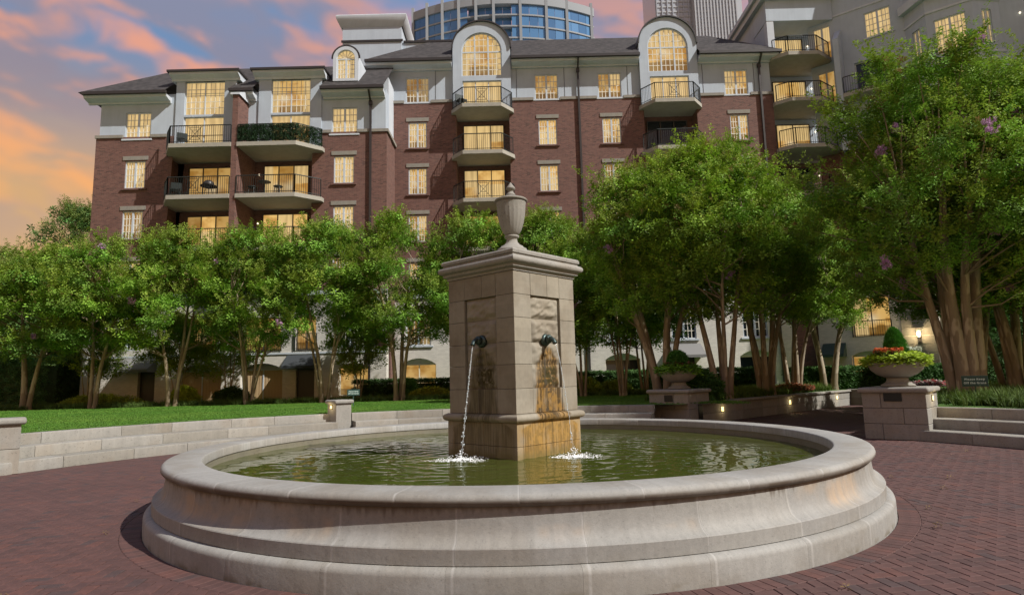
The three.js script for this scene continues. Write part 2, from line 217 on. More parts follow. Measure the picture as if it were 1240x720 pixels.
  const seen = (x, z) => { v.set(x, 0, z).applyMatrix4(inv); const d = -v.z; if (d < .5) return 0; const ty = Math.tan(rad(51.03 / 2)), nx = v.x / d / (ty * 1.7239), ny = v.y / d / ty; if (Math.abs(nx) > 1.0 || Math.abs(ny) > 1.0) return 0; if (Math.hypot(x, z) < 4.55) return 0; return 1 / d; };
  whole.forEach((w) => (w[4] = seen(w[0], w[1]))); whole.sort((a, b) => b[4] - a[4]);
  const mats = []; for (let k = 0; k < 14; k++) mats.push(mat({ map: T.paver, color: lin(...tone(k * 3.7, k * 1.3)), roughness: .8 }));
  whole.slice(0, 300).forEach((w, k) => { const o = mesh('paver', full, mats[Math.floor(R() * 14)], plaza); o.position.set(w[0], w[3], w[1]); o.rotation.y = w[2]; });
  const rest = whole.slice(300), im = new THREE.InstancedMesh(full, mat({ map: T.paver, roughness: .8 }), rest.length), m4 = new THREE.Matrix4(), q = new THREE.Quaternion(), up = new THREE.Vector3(0, 1, 0), one = new THREE.Vector3(1, 1, 1);
  rest.forEach((w, k) => { m4.compose(new THREE.Vector3(w[0], w[3], w[1]), q.setFromAxisAngle(up, w[2]), one); im.setMatrixAt(k, m4); im.setColorAt(k, lin(...tone(w[0], w[1]))); });
  im.name = 'pavers'; im.userData.kind = 'stuff'; plaza.add(im);
  const cutMesh = mesh('cut_pavers', cut.map((p) => { const g = paverGeo(p.map((a) => a)); return g; }), mat({ map: T.paver, color: lin(.092, .042, .036), roughness: .8 }), plaza); cutMesh.userData.kind = 'stuff';
}

// ---------------------------------------------------------------- fountain basin
const basin = thing('fountain_basin', 'wide round cast stone fountain basin with rounded coping, full of green water', 'fountain basin');
{
  const N = 30, st = 2 * Math.PI / N, g = .0007, R = rng(5), arc = (r) => g / r;
  // [r, y, extra v] with v = y on the outer side
  const coping = [[4.31, .585], [4.345, .585], [4.366, .594], [4.382, .612], [4.386, .632], [4.380, .654], [4.364, .671], [4.34, .68, .03], [4.0, .68, .36], [3.985, .676, .38], [3.976, .664, .40], [3.976, .575, .48]];
  const wall = [[4.05, .584, .1], [4.05, .345, .1]].reverse().concat([]); wall.length = 0;
  wall.push([4.06, .21, .2], [4.452, .21], [4.452, .318], [4.446, .326], [4.402, .345], [4.372, .372], [4.352, .41], [4.342, .46], [4.336, .52], [4.334, .584], [4.06, .584, .2]);
  const base = [[4.06, -.06, .2], [4.525, -.06], [4.525, .15], [4.520, .172], [4.505, .190], [4.482, .201], [4.455, .2045], [4.06, .2045, .2]];
  const flip = (p) => p;
  for (let k = 0; k < N; k++) {
    const a = k * st, c = ringBlock(flip(coping), a + arc(4.3), a + st - arc(4.3), 8, .7, 4.386), w0 = a + st / 2;
    mesh('coping_stone', c, M.basin[Math.floor(R() * 3)], basin);
    mesh('wall_stone', ringBlock(wall, w0 + arc(4.3), w0 + st - arc(4.3), 8, .5, 4.386), M.basin[Math.floor(R() * 3)], basin);
    mesh('base_stone', ringBlock(base, w0 + arc(4.3) + .012, w0 + st - arc(4.3) + .012, 8, .5, 4.386), M.basin[Math.floor(R() * 3)], basin);
  }
  mesh('core', [ringBlock([[4.0, .02], [4.325, .02], [4.325, .575], [4.0, .575]], 0, Math.PI * 2 - 1e-4, 120)], M.mortar, basin);
  const inner = ringBlock([[3.99, .0], [4.02, .0], [4.02, .57], [3.99, .57]], 0, Math.PI * 2 - 1e-4, 120); mesh('inner_wall', inner, mat({ map: T.stone, color: lin(.62, .6, .48), roughness: .7 }), basin);
  mesh('basin_floor', boxUV(new THREE.CircleGeometry(4.0, 80).rotateX(-Math.PI / 2).translate(0, .13, 0)), M.algae, basin);
}
const WATER = .486, pil = { x: -.03, turn: rad(47), h: .6435 };
const face = (u, y, out, side) => { // a point on the pillar: side 0 is the sunlit face, 1 the shaded one
  const lx = side ? -(pil.h + out) : u, lz = side ? u : pil.h + out, c = Math.cos(pil.turn), s = Math.sin(pil.turn); return new THREE.Vector3(pil.x + lx * c + lz * s, y, -lx * s + lz * c); };
const splash = [face(-.02, WATER, .42, 0), face(.02, WATER, .40, 1)];
{ // rippled, murky water
  const nr = 190, na = 300, pos = [], idx = [], RAD = 3.988;
  for (let i = 0; i <= nr; i++) for (let k = 0; k < na; k++) { const r = RAD * Math.pow(i / nr, .9), a = (k / na) * Math.PI * 2, x = Math.sin(a) * r, z = Math.cos(a) * r; let h = 0;
    for (const s of splash) { const d = Math.hypot(x - s.x, z - s.z) + .02; h += .0034 * Math.cos(d * 24 + vnoise(x * 2.4, z * 2.4, 3) * 9) * Math.exp(-d * .75) * Math.min(1, d * 3); }
    h += .011 * (fbm(x * 3.4 + 9, z * 4.6 + 4, 71, 3) - .5) + .0075 * (fbm(x * 8, z * 12, 73, 3) - .5);
    pos.push(x, WATER + h, z); }
  for (let i = 0; i < nr; i++) for (let k = 0; k < na; k++) { const a = i * na + k, b = i * na + (k + 1) % na, c = a + na, d = b + na; idx.push(a, c, b, b, c, d); }
  const g = new THREE.BufferGeometry(); g.setAttribute('position', new THREE.Float32BufferAttribute(pos, 3)); g.setIndex(idx); g.computeVertexNormals();
  const w = mesh('fountain_water', g, new THREE.MeshPhysicalMaterial({ color: lin(.165, .20, .038), roughness: .04, ior: 1.33, transmission: .72, thickness: 0 })); structure(w); w.name = 'water';
}
// ---------------------------------------------------------------- fountain pillar
const pillar = thing('fountain_pillar', 'square limestone fountain pillar of stacked blocks with stained recessed panels', 'fountain pillar', [pil.x, 0, 0], pil.turn);
{
  const h = pil.h, Y0 = .1, Y1 = 3.3, R = rng(77);
  const stain = (u, y, side) => { // u across the face in metres from its middle
    const n = fbm(u * 9 + side * 31, y * 7, 91, 4), st = fbm(u * 60 + side * 13, y * 3, 47, 3), fine = fbm(u * 30, y * 30 + side * 9, 58, 3), uu = u - (side ? .02 : .03) + (n - .5) * .06;
    const half = y > 1.62 ? .07 + .17 * smoothstep(y, 2.0, 1.66) : y > 1.30 ? .24 + .03 * smoothstep(y, 1.6, 1.3) : y > 1.0 ? .27 + .06 * smoothstep(y, 1.3, 1.0) : .30 + .3 * smoothstep(y, 1.0, .84);
    let a = smoothstep(Math.abs(uu), half + .02, half - .06) * smoothstep(y, 2.0, 1.85); a *= clamp(-.1 + 2.2 * (n * .4 + st * .6), 0, 1);
    const wet = smoothstep(Math.abs(uu + .05), .035, .008) * smoothstep(y, 1.98, 1.9) * smoothstep(y, 1.0, 1.1) * (.4 + fine), moss = smoothstep(fine, .34, .52) * smoothstep(y, 1.72, 1.62) * smoothstep(y, 1.38, 1.46) * smoothstep(Math.abs(uu - .03), .2, .12);
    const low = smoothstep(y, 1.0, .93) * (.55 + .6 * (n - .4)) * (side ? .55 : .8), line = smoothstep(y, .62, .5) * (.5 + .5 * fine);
    return { a, wet, moss, low, line, st };
  };
  const atlas = tex(1280, 1280, 1, 1, (u, v) => {
    const side = u > .5 ? 1 : 0, fu = ((u * 2) % 1 - .5) * 2 * h, y = lerp(Y0, Y1, v), n = fbm(fu * 3 + side * 40, y * 3, 3, 5), m = fbm(fu * 22 + side * 40, y * 22, 5, 3), f = hash(u * 1280, v * 1280, 7), s = stain(fu, y, side), cell = hash(Math.floor((fu + h) / .43) + side * 10, Math.floor(y / .31), 61);
    let c = mixc([.285, .258, .208], [.245, .215, .168], smoothstep(n, .35, .7)); c = mul(c, .88 + .16 * (m - .5) + .09 * (f - .5) + .1 * (cell - .5) + .08 * (s.st - .5));
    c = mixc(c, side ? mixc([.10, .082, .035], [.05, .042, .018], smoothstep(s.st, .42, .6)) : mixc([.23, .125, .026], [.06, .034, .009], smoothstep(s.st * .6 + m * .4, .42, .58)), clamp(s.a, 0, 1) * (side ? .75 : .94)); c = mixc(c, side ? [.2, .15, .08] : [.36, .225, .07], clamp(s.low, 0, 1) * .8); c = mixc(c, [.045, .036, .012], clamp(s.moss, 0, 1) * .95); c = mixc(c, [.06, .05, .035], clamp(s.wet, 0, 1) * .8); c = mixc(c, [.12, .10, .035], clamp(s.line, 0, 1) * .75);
    const run = smoothstep(fbm(fu * 14 + side * 7, y * .5, 83, 3), .6, .78) * .22; return mixc(c, [.22, .18, .13], run); });
  atlas.repeat.set(1, 1);
  const mats = [[1, 1, 1], [.95, .94, .92], [1.05, 1.04, 1.02], [.91, .89, .87]].map((c) => new THREE.MeshPhysicalMaterial({ map: atlas, bumpMap: T.stoneBump, bumpScale: .002, color: lin(...c), roughness: .9, specularIntensity: .35 }));
  const faceUV = (g) => { const q = plain(g), p = q.attributes.position, n = q.attributes.normal, uv = q.attributes.uv; for (let t = 0; t < p.count; t += 3) { const nz = n.getZ(t) + n.getZ(t + 1) + n.getZ(t + 2), nx = n.getX(t) + n.getX(t + 1) + n.getX(t + 2), onZ = Math.abs(nz) >= Math.abs(nx); for (let i = t; i < t + 3; i++) { const w = onZ ? p.getX(i) : p.getZ(i); uv.setXY(i, clamp((w + h) / (2 * h), .002, .998) * .5 + (onZ ? 0 : .5), (p.getY(i) - Y0) / (Y1 - Y0)); } } return q; };
  const pick = () => mats[Math.floor(R() * 4)], j = .003;
  const blk = (name, x0, x1, y0, y1, z0, z1) => mesh(name, faceUV(new RoundedBoxGeometry(x1 - x0 - j, y1 - y0 - j, z1 - z0 - j, 1, .006).translate((x0 + x1) / 2, (y0 + y1) / 2, (z0 + z1) / 2)), pick(), pillar);
  const rough = (name, w, y0, y1, depth, relief, seed) => { // split-faced stone: a lumpy front, built facing +z
    const nx = 22, ny = 16, g = new THREE.BoxGeometry(w - j, y1 - y0 - j, depth, nx, ny, 1), p = g.attributes.position; g.translate(0, (y0 + y1) / 2, 0);
    for (let i = 0; i < p.count; i++) if (p.getZ(i) > 0) { const x = p.getX(i), y = p.getY(i), e = Math.min(w / 2 - Math.abs(x), (y1 - y0) / 2 - Math.abs(y - (y0 + y1) / 2)); const rr = Math.abs(fbm(x * 7 + seed, y * 9, seed, 3) - .5) * 2; p.setZ(i, p.getZ(i) + smoothstep(e, 0, .06) * relief * (1 - 1.5 * rr + .3 * fbm(x * 25, y * 25 + seed, 5, 2))); }
    g.computeVertexNormals(); return plain(g); };
  const q = .335, top = 2.925, ys = [1.052, 1.375, 1.69, 1.985, 2.305, 2.615, top];
  mesh('core', box(-h + .07, h - .07, Y0, top + .2, -h + .07, h - .07), M.mortar, pillar);
  for (let c = 0; c < 6; c++) for (const sx of [-1, 1]) for (const sz of [-1, 1]) { const x0 = sx > 0 ? h - q : -h, z0 = sz > 0 ? h - q : -h; blk('quoin_stone', x0, x0 + q, ys[c], ys[c + 1], z0, z0 + q); }
  for (let f = 0; f < 4; f++) for (let c = 0; c < 6; c++) { // what stands between the quoins of each face
    const a = f * Math.PI / 2, w = 2 * (h - q), y0 = ys[c], y1 = ys[c + 1], put = (name, g) => mesh(name, faceUV(g.rotateY(a)), pick(), pillar), flat = (x0, x1, out) => new RoundedBoxGeometry(x1 - x0 - j, y1 - y0 - j, .16, 1, .006).translate((x0 + x1) / 2, (y0 + y1) / 2, h + out - .08);
    if (c === 5) { put('face_stone', flat(-w / 2, .04, 0)); put('face_stone', flat(.04, w / 2, 0)); }
    else if (c === 0) { put('face_stone', flat(-w / 2, -.06, -.004)); put('face_stone', flat(-.06, w / 2, -.004)); }
    else put('panel_stone', rough('', w, y0, y1, .12, c === 2 ? .03 : c === 1 ? .024 : .042, 13 * c + f * 5 + 3).translate(0, 0, h - .045 - .06));
  }
  for (const [y0, y1] of [[.1, .64], [.64, .938]]) for (let f = 0; f < 4; f++) { const a = f * Math.PI / 2, cuts = y0 < .5 ? [-h - .02 + .12, -.1, .28, h + .02] : [-h - .02 + .12, .05, h + .02]; // pinwheel corners
    for (let k = 0; k < cuts.length - 1; k++) { const g = new RoundedBoxGeometry(cuts[k + 1] - cuts[k] - j, y1 - y0 - j, .12 - j, 1, .006).translate((cuts[k] + cuts[k + 1]) / 2, (y0 + y1) / 2, h + .02 - .06); mesh('base_stone', faceUV(g.rotateY(a)), pick(), pillar); } }
  const half = (y0, y1, out) => { const p = []; for (let k = 0; k <= 8; k++) { const t = (k / 8) * Math.PI - Math.PI / 2; p.push([out * Math.cos(t), (y0 + y1) / 2 + (y1 - y0) / 2 * Math.sin(t)]); } return p; };
  mesh('band_moulding', faceUV(squareSweep([[-.1, .939], [.022, .939], ...half(.945, 1.045, .05).map(([o, y]) => [o + .022, y]), [.022, 1.05], [-.1, 1.051]], h)), mats[0], pillar);
  mesh('cornice', squareSweep([[-.2, top + .002], [.012, top + .002], [.012, top + .03], [.03, top + .045], [.05, top + .05], [.055, top + .085], ...half(top + .09, top + .19, .05).map(([o, y]) => [o + .06, y]), [.055, top + .195], [.05, top + .215], [.07, top + .225], [.072, top + .262], [.055, top + .285], [-.12, top + .325], [-.6, top + .34]], h), stoneMats[0], pillar);
}
const CORN = 3.262;
{ // covered urn
  const o = thing('stone_urn', 'fluted stone urn with lid and pointed finial on top of the fountain pillar', 'urn', [pil.x + .03, CORN, 0], pil.turn);
  mesh('plinth', rbox(-.24, .24, -.02, .075, -.24, .24, .012), stoneMats[1], o);
  mesh('foot', lathe([[0, .075], [.215, .075], [.222, .10], [.215, .125], [.175, .145], [.165, .165], [.12, .19], [.085, .23], [.078, .27], [.088, .295], [.105, .30], [.108, .325], [.09, .335], [0, .335]]), stoneMats[0], o);
  const prof = [[.085, .335], [.115, .36], [.15, .42], [.182, .52], [.204, .63], [.214, .73], [.216, .80], [.222, .815], [.222, .835], [0, .835]], body = new THREE.LatheGeometry(prof.map((p) => new THREE.Vector2(...p)), 144), p = body.attributes.position;
  for (let i = 0; i < p.count; i++) { const y = p.getY(i); if (y > .35 && y < .79) { const x = p.getX(i), z = p.getZ(i), a = Math.atan2(x, z), k = 1 - .022 * Math.pow(Math.abs(Math.sin(a * 10)), .7) * smoothstep(y, .35, .42) * smoothstep(y, .79, .74); p.setX(i, x * k); p.setZ(i, z * k); } } body.computeVertexNormals();
  mesh('body', plain(body), stoneMats[1], o);
  const lid = mesh('lid', lathe([[0, .836], [.225, .836], [.242, .845], [.245, .862], [.232, .876], [.18, .895], [.12, .912], [.09, .93], [0, .93]]), stoneMats[3], o);
  mesh('finial', lathe([[0, .925], [.085, .93], [.07, .955], [.045, .985], [.036, 1.01], [.05, 1.02], [.072, 1.04], [.066, 1.06], [.045, 1.085], [.02, 1.12], [.004, 1.145], [0, 1.147]], 24), stoneMats[1], o);
}
for (const side of [0, 1]) { // bronze spouts, streams, splashes
  const c = face(side ? .02 : -.02, 2.02, -.02, side), turn = side ? pil.turn - Math.PI / 2 : pil.turn, o = thing('water_spout', side ? 'dark bronze water spout on the shaded face of the pillar' : 'dark bronze water spout on the sunlit face of the pillar', 'spout', [c.x, c.y, c.z], turn, 'bronze spouts on the pillar');
  mesh('rosette', plain(new THREE.LatheGeometry([[0, .055], [.03, .055], [.045, .045], [.06, .05], [.075, .04], [.085, .022], [.088, 0], [0, 0]].map((p) => new THREE.Vector2(...p)), 28).rotateX(Math.PI / 2)), M.bronze, o);
  const head = plain(new THREE.SphereGeometry(.055, 20, 14).scale(.85, 1.15, 1.0).translate(0, .01, .07)), brow = plain(new THREE.TorusGeometry(.045, .013, 8, 20, Math.PI).rotateX(-.5).translate(0, .02, .1)); mesh('beast_head', [head, brow], M.bronze, o);
  mesh('beak', [tube([[0, .02, .07], [0, .012, .12], [0, -.012, .16], [0, -.05, .18]], [.036, .034, .03, .026], 12), plain(new THREE.TorusGeometry(.027, .007, 6, 16).rotateX(1.15).translate(0, -.05, .18))], M.bronze, o);
  // stream: a glassy thread that breaks into drops
  const R = rng(31 + side), s = splash[side], a = c.clone().add(new THREE.Vector3(Math.sin(turn), 0, Math.cos(turn)).multiplyScalar(.18)).setY(1.965), pts = [], rad_ = [], n = 46, at = (t) => new THREE.Vector3(lerp(a.x, s.x, Math.pow(t, side ? .95 : .7)), a.y - (a.y - WATER) * t, lerp(a.z, s.z, Math.pow(t, side ? .95 : .7)));
  for (let k = 0; k <= n; k++) { const t = k / n, p = at(t); p.x += (R() - .5) * .02 * t; p.z += (R() - .5) * .02 * t; pts.push(p); rad_.push(lerp(.0068, .0036, t) * (.5 + 1.0 * R()) * (side ? 1 : .7)); }
  const drops = []; for (let k = 0; k < (side ? 110 : 50); k++) { const t = .15 + .85 * R(), p = at(t), sp = .012 + .03 * t; const d = new THREE.SphereGeometry((.002 + .0055 * R() * R()) * (1 + t), 6, 5); d.scale(1, 1.4, 1); d.translate(p.x + (R() - .5) * sp, p.y + (R() - .5) * .05, p.z + (R() - .5) * sp); drops.push(plain(d)); }
  const jet = thing('water_stream', side ? 'thin stream of water falling past the shaded face of the pillar' : 'thin stream of water falling past the stained sunlit face of the pillar', 'water stream', [0, 0, 0], 0, 'streams of the fountain');
  const wm = new THREE.MeshPhysicalMaterial({ color: lin(.86, .9, .92), roughness: .12, transmission: .7, thickness: 0, ior: 1.33 }); mesh('thread', tube(pts, rad_, 7), wm, jet); mesh('drops', drops, wm, jet).userData.kind = 'stuff';
  const foam = []; for (let k = 0; k < 520; k++) { const f = R() * 6.283, g = R(), d = .24 * Math.pow(R(), 1.15) * (.7 + .9 * vnoise(f * 1.6 + side * 9, 2, 5)), sz = .004 + .012 * R() * R() * (1 - d * 2.4), jump = g < .22; const b = new THREE.SphereGeometry(Math.max(.0035, sz * (jump ? .75 : 1)), 6, 4); b.scale(jump ? 1 : 1.5, jump ? 1.2 : .6, jump ? 1 : 1.5); b.translate(s.x + Math.cos(f) * d * 1.3, WATER + .005 + (jump ? .13 * R() * Math.exp(-d * 8) : .018 * Math.exp(-d * 20)), s.z + Math.sin(f) * d); foam.push(plain(b)); }
  const fo = mesh('water_splash', foam, mat({ color: lin(.78, .8, .8), roughness: .4 })); fo.userData.kind = 'stuff'; tag(fo, side ? 'white splash where the stream by the shaded face lands' : 'white splash where the stream by the sunlit face lands', 'splash', 'splashes in the basin');
}
// ---------------------------------------------------------------- stone steps round the plaza, path walls, piers
{
  const flights = [['stone_steps', 'three pale limestone steps curving up to the lawn, in full sun', -112, -29.4], ['stone_steps', 'three limestone steps curving behind the fountain between two piers', -26.6, 22.6], ['stone_steps', 'three shaded limestone steps beside the pier with the flowering bowl', 59.6, 108]];
  const R = rng(3);
  for (const [name, label, f0, f1] of flights) {
    const o = thing(name, label, 'steps', [0, 0, 0], 0, 'limestone steps round the plaza');
    for (let c = 0; c < 3; c++) { const r0 = 9.72 + c * .52, y0 = c * .22 + .003, y1 = (c + 1) * .22, r1 = c < 2 ? r0 + .62 : r0 + .24, prof = [[r0, y0], [r0, y1 - .028], [r0 + .006, y1 - .012], [r0 + .02, y1], [r1, y1 + .001], [r1, y0]]; prof.reverse();
      let a = f0; while (a < f1 - .5) { let b = Math.min(f1, a + 5.6 + R() * 3.2); if (f1 - b < 3) b = f1; const dr = (R() - .5) * .006; mesh('step_stone', ringBlock(prof.map(([r, y]) => [r + dr + c * .0001, y]).reverse(), rad(a) + .0004, rad(b) - .0004, 6, .5, null, R() * 2), stoneMats[Math.floor(R() * 4)], o); a = b; } }
  }
}
const blockPier = (name, label, x, z, turn, w, d, hgt, rows, cap, group) => { // coursed stone pier with a rounded cap
  const o = thing(name, label, 'pier', [x, 0, z], turn, group), R = rng(Math.round(x * 31 + z * 7 + 900)), y = (k) => (hgt - .11) * k / rows, j = .006;
  mesh('core', box(-w / 2 + .05, w / 2 - .05, .01, hgt - .08, -d / 2 + .05, d / 2 - .05), M.mortar, o);
  for (let k = 0; k < rows; k++) { const cut = w > .9 ? (k % 2 ? .14 : -.2) * w : null, put = (x0, x1, z0, z1) => mesh('pier_stone', rbox(x0 + j / 2, x1 - j / 2, y(k) + (k ? j / 2 : .003), y(k + 1) - j / 2, z0 + j / 2, z1 - j / 2, .012, R() * 3, R() * 3), stoneMats[Math.floor(R() * 4)], o);
    const zc = w > .9 ? (k % 2 ? .1 : -.12) * d : null; if (cut === null) { put(-w / 2, w / 2, -d / 2, d / 2); continue; } put(-w / 2, cut, zc, d / 2); put(cut, w / 2, zc + .02, d / 2); put(-w / 2, cut + .1, -d / 2, zc); put(cut + .1, w / 2, -d / 2, zc + .02); }
  const c = mesh('cap_stone', new RoundedBoxGeometry(w + cap * 2, .12, d + cap * 2, 4, .052), stoneMats[0], o); c.position.y = hgt - .06; c.geometry = boxUV(c.geometry); return o;
};
const pierTurn = -PA; // front faces look back along the path
{
  const [rx, rz] = path(9.19 + .62, 2.11 + .62), a = blockPier('stone_pier', 'coursed limestone pier with dark plaque, under the bowl of orange flowers, beside the shaded steps', rx, rz, pierTurn, 1.24, 1.24, 1.13, 3, .07, 'piers with planters');
  mesh('plaque', rbox(-.18, .17, .83, 1.01, .622, .636, .004), M.plaque, a);
  const [qx, qz] = path(10.9 + .7, -3.71), b = blockPier('stone_pier', 'limestone pier with two dark panels behind the fountain, under the bowl with the round boxwood', qx, qz, pierTurn, 1.34, 1.4, 1.09, 2, .07, 'piers with planters');
  mesh('plaque', rbox(-.13, .16, .72, .92, .702, .714, .004), M.plaque, b); mesh('vent_panel', rbox(.672, .684, .12, .62, -.45, .1, .004), M.plaque, b);
  blockPier('stone_pier', 'small limestone pier with a lamp between two flights of steps', -5.13, -9.42, rad(46), .5, .5, 1.06, 1, .06, 'small step piers'); blockPier('stone_pier', 'limestone pier at the far end of the sunlit steps', -9.72, -2.86, rad(38), .74, .62, 1.02, 2, .07, 'small step piers');
}
const lowWall = (label, p, q, hgt, seed) => { // capped retaining wall of long stones from p to q
  const L = Math.hypot(q[0] - p[0], q[1] - p[1]), turn = -Math.atan2(q[1] - p[1], q[0] - p[0]), o = thing('garden_wall', label, 'wall', [p[0], 0, p[1]], turn), R = rng(seed); let x = 0;
  mesh('core', box(.05, L - .05, .01, hgt - .05, -.28, -.03), M.mortar, o);
  while (x < L - .05) { let w = 1.1 + R() * .8; if (L - x - w < .6) w = L - x; for (const [y0, y1] of [[.003, (hgt - .09) * .52], [(hgt - .09) * .52, hgt - .09]]) mesh('wall_stone', rbox(x + .003, x + w - .003, y0 + .003, y1 - .003, -.3, 0, .008, R() * 3, R() * 3), stoneMats[Math.floor(R() * 4)], o); mesh('cap_stone', boxUV(new RoundedBoxGeometry(w - .004, .09, .42, 3, .036).translate(x + w / 2, hgt - .045, -.14), R() * 3, R() * 3), stoneMats[Math.floor(R() * 4)], o); x += w; }
  return o;
};
lowWall('long low limestone wall with square lamps running along the brick path', path(11.7, -3.03), path(25, -2.35), .69, 8);
{ const w = lowWall('low limestone wall along the brick path behind the pier with the plaque', path(25, 2.2), path(10.5, 2.2), .69, 9); lowWall('low capped wall closing the far end of the brick path', path(25.05, -2.5), path(25.05, 2.5), .72, 10); }
// square lamps let into the stone, one glowing lens each
{
  const glow = mat({ color: lin(.9, .75, .4), emissive: lin(1, .74, .26), emissiveIntensity: .8 }), lamp = (x, y, z, turn, s, label, group, light = true) => { const o = thing('wall_lamp', label, 'lamp', [x, y, z], turn, group); mesh('housing', [rbox(-s / 2 - .018, s / 2 + .018, -s / 2 - .018, s / 2 + .018, -.02, .008, .005)], M.bronzeFrame, o); mesh('lamp_lens', rbox(-s / 2, s / 2, -s / 2, s / 2, .006, .02, .006), glow, o);
    if (light) { const l = new THREE.PointLight(lin(1, .78, .42), .1, 4, 2); l.position.set(x + Math.sin(turn) * .12, y, z + Math.cos(turn) * .12); l.castShadow = true; l.shadow.radius = 3; scene.add(l); } return o; };
  const A = path(11.7, -3.03), B = path(25, -2.35), L = Math.hypot(B[0] - A[0], B[1] - A[1]), turn = -Math.atan2(B[1] - A[1], B[0] - A[0]);
  [1.3, 6.6, 11.6].forEach((s, k) => lamp(lerp(A[0], B[0], s / L) + Math.sin(turn) * .004, .41, lerp(A[1], B[1], s / L) + Math.cos(turn) * .004, turn, .15, ['square lit lamp in the path wall beside the pier with two dark panels', 'square lit lamp midway along the long low path wall', 'square lit lamp in the path wall near its far closed end'][k], 'square lamps in the path wall'));
  lamp(-5.13 + Math.sin(rad(-44)) * .254, .86, -9.42 + Math.cos(rad(-44)) * .254, rad(-44), .09, 'small lit lamp on the pier between two flights of steps', undefined);
  const [rx, rz] = path(9.81, 2.73), s = pierTurn + Math.PI / 2; lamp(rx + Math.sin(s) * .625, .88, rz + Math.cos(s) * .625, s, .1, 'small lit lamp on the side of the pier with the plaque', undefined);
}
// ---------------------------------------------------------------- leaves
function leafGeo(n, len, wid, seed, spread = 1, up = .35) { // a spray of n folded leaves on a short twig
  const R = rng(seed), v = [], P = new THREE.Vector3(), put = (p) => v.push(p.x, p.y, p.z);
  for (let k = 0; k < n; k++) { const a = k * 2.4 + R(), t = k / n, b = new THREE.Vector3(Math.cos(a) * .12 * spread * len * 2, t * len * 1.2, Math.sin(a) * .12 * spread * len * 2), dir = new THREE.Vector3(Math.cos(a), up + (R() - .5) * .8, Math.sin(a)).normalize(), side = new THREE.Vector3(-Math.sin(a), (R() - .5) * .7, Math.cos(a)).normalize(), l = len * (.75 + .5 * R()), w = wid * (.8 + .4 * R()), nor = new THREE.Vector3().crossVectors(side, dir), m = b.clone().addScaledVector(dir, l * .45).addScaledVector(nor, -w * .12), tip = b.clone().addScaledVector(dir, l).addScaledVector(new THREE.Vector3(0, -1, 0), l * .18), s1 = b.clone().addScaledVector(dir, l * .45).addScaledVector(side, w / 2), s2 = b.clone().addScaledVector(dir, l * .45).addScaledVector(side, -w / 2);
    put(b); put(s1); put(tip); put(b); put(tip); put(s2); }
  const g = new THREE.BufferGeometry(); g.setAttribute('position', new THREE.Float32BufferAttribute(v, 3)); g.computeVertexNormals(); return plain(g);
}
const leafMat = new THREE.MeshPhysicalMaterial({ color: lin(1, 1, 1), roughness: .62, transmission: .36, thickness: 0, side: THREE.DoubleSide });
leafMat.roughness = .78; leafMat.specularIntensity = .35;
const clumpMat = leafMat.clone(); clumpMat.vertexColors = true;
function clumpGeo(spray, count, place, seed, vary = .55) { // many sprays joined, each with its own tone
  const R = rng(seed), src = spray.attributes.position, n = src.count, pos = new Float32Array(n * count * 3), col = new Float32Array(n * count * 3), v = new THREE.Vector3(), q = new THREE.Quaternion(), e = new THREE.Euler();
  for (let k = 0; k < count; k++) { const w = place(R), t = 1 - vary / 2 + vary * R(), w2 = .92 + .16 * R(); q.setFromEuler(e.set(w.pitch ?? (R() - .5) * 1.9, R() * 6.283, (R() - .5) * 1.2, 'YXZ')); const s = w.s ?? .75 + .5 * R(); for (let i = 0; i < n; i++) { v.fromBufferAttribute(src, i).multiplyScalar(s).applyQuaternion(q); const o = (k * n + i) * 3; pos[o] = v.x + w.x; pos[o + 1] = v.y + w.y; pos[o + 2] = v.z + w.z; col[o] = t * w2; col[o + 1] = t; col[o + 2] = t; } }
  const g = new THREE.BufferGeometry(); g.setAttribute('position', new THREE.BufferAttribute(pos, 3)); g.setAttribute('color', new THREE.BufferAttribute(col, 3)); g.computeVertexNormals(); g.setAttribute('uv', new THREE.BufferAttribute(new Float32Array(n * count * 2), 2)); return g;
}
function bladeGeo(n, len, wid, seed) { const R = rng(seed), v = []; for (let k = 0; k < n; k++) { const a = R() * 6.283, l = len * (.6 + .6 * R()), lean = .25 + .75 * R(), c = Math.cos(a), s = Math.sin(a), q = (t, w) => { const o = lean * l * t * t * .8, h = l * (t - .38 * lean * t * t); return [c * o - s * w, h, s * o + c * w]; }; const p = [q(0, -wid / 2), q(0, wid / 2), q(.5, -wid / 2), q(.5, wid / 2), q(1, 0)]; v.push(...p[0], ...p[2], ...p[1], ...p[1], ...p[2], ...p[3], ...p[2], ...p[4], ...p[3]); } const g = new THREE.BufferGeometry(); g.setAttribute('position', new THREE.Float32BufferAttribute(v, 3)); g.computeVertexNormals(); return plain(g); }
const _m = new THREE.Matrix4(), _q = new THREE.Quaternion(), _e = new THREE.Euler(), _s = new THREE.Vector3(), _p = new THREE.Vector3(), _c = new THREE.Color();
function scatter(name, geo, material, list, parent) { // list of [x, y, z, yaw, pitch, scale, r, g, b]
  const im = new THREE.InstancedMesh(geo, material, list.length); list.forEach((w, k) => { _m.compose(_p.set(w[0], w[1], w[2]), _q.setFromEuler(_e.set(w[4], w[3], w[4] * .6, 'YXZ')), _s.setScalar(w[5])); im.setMatrixAt(k, _m); im.setColorAt(k, _c.setRGB(w[6], w[7], w[8])); }); im.name = name; im.userData.kind = 'stuff'; if (parent) parent.add(im); return im;
}
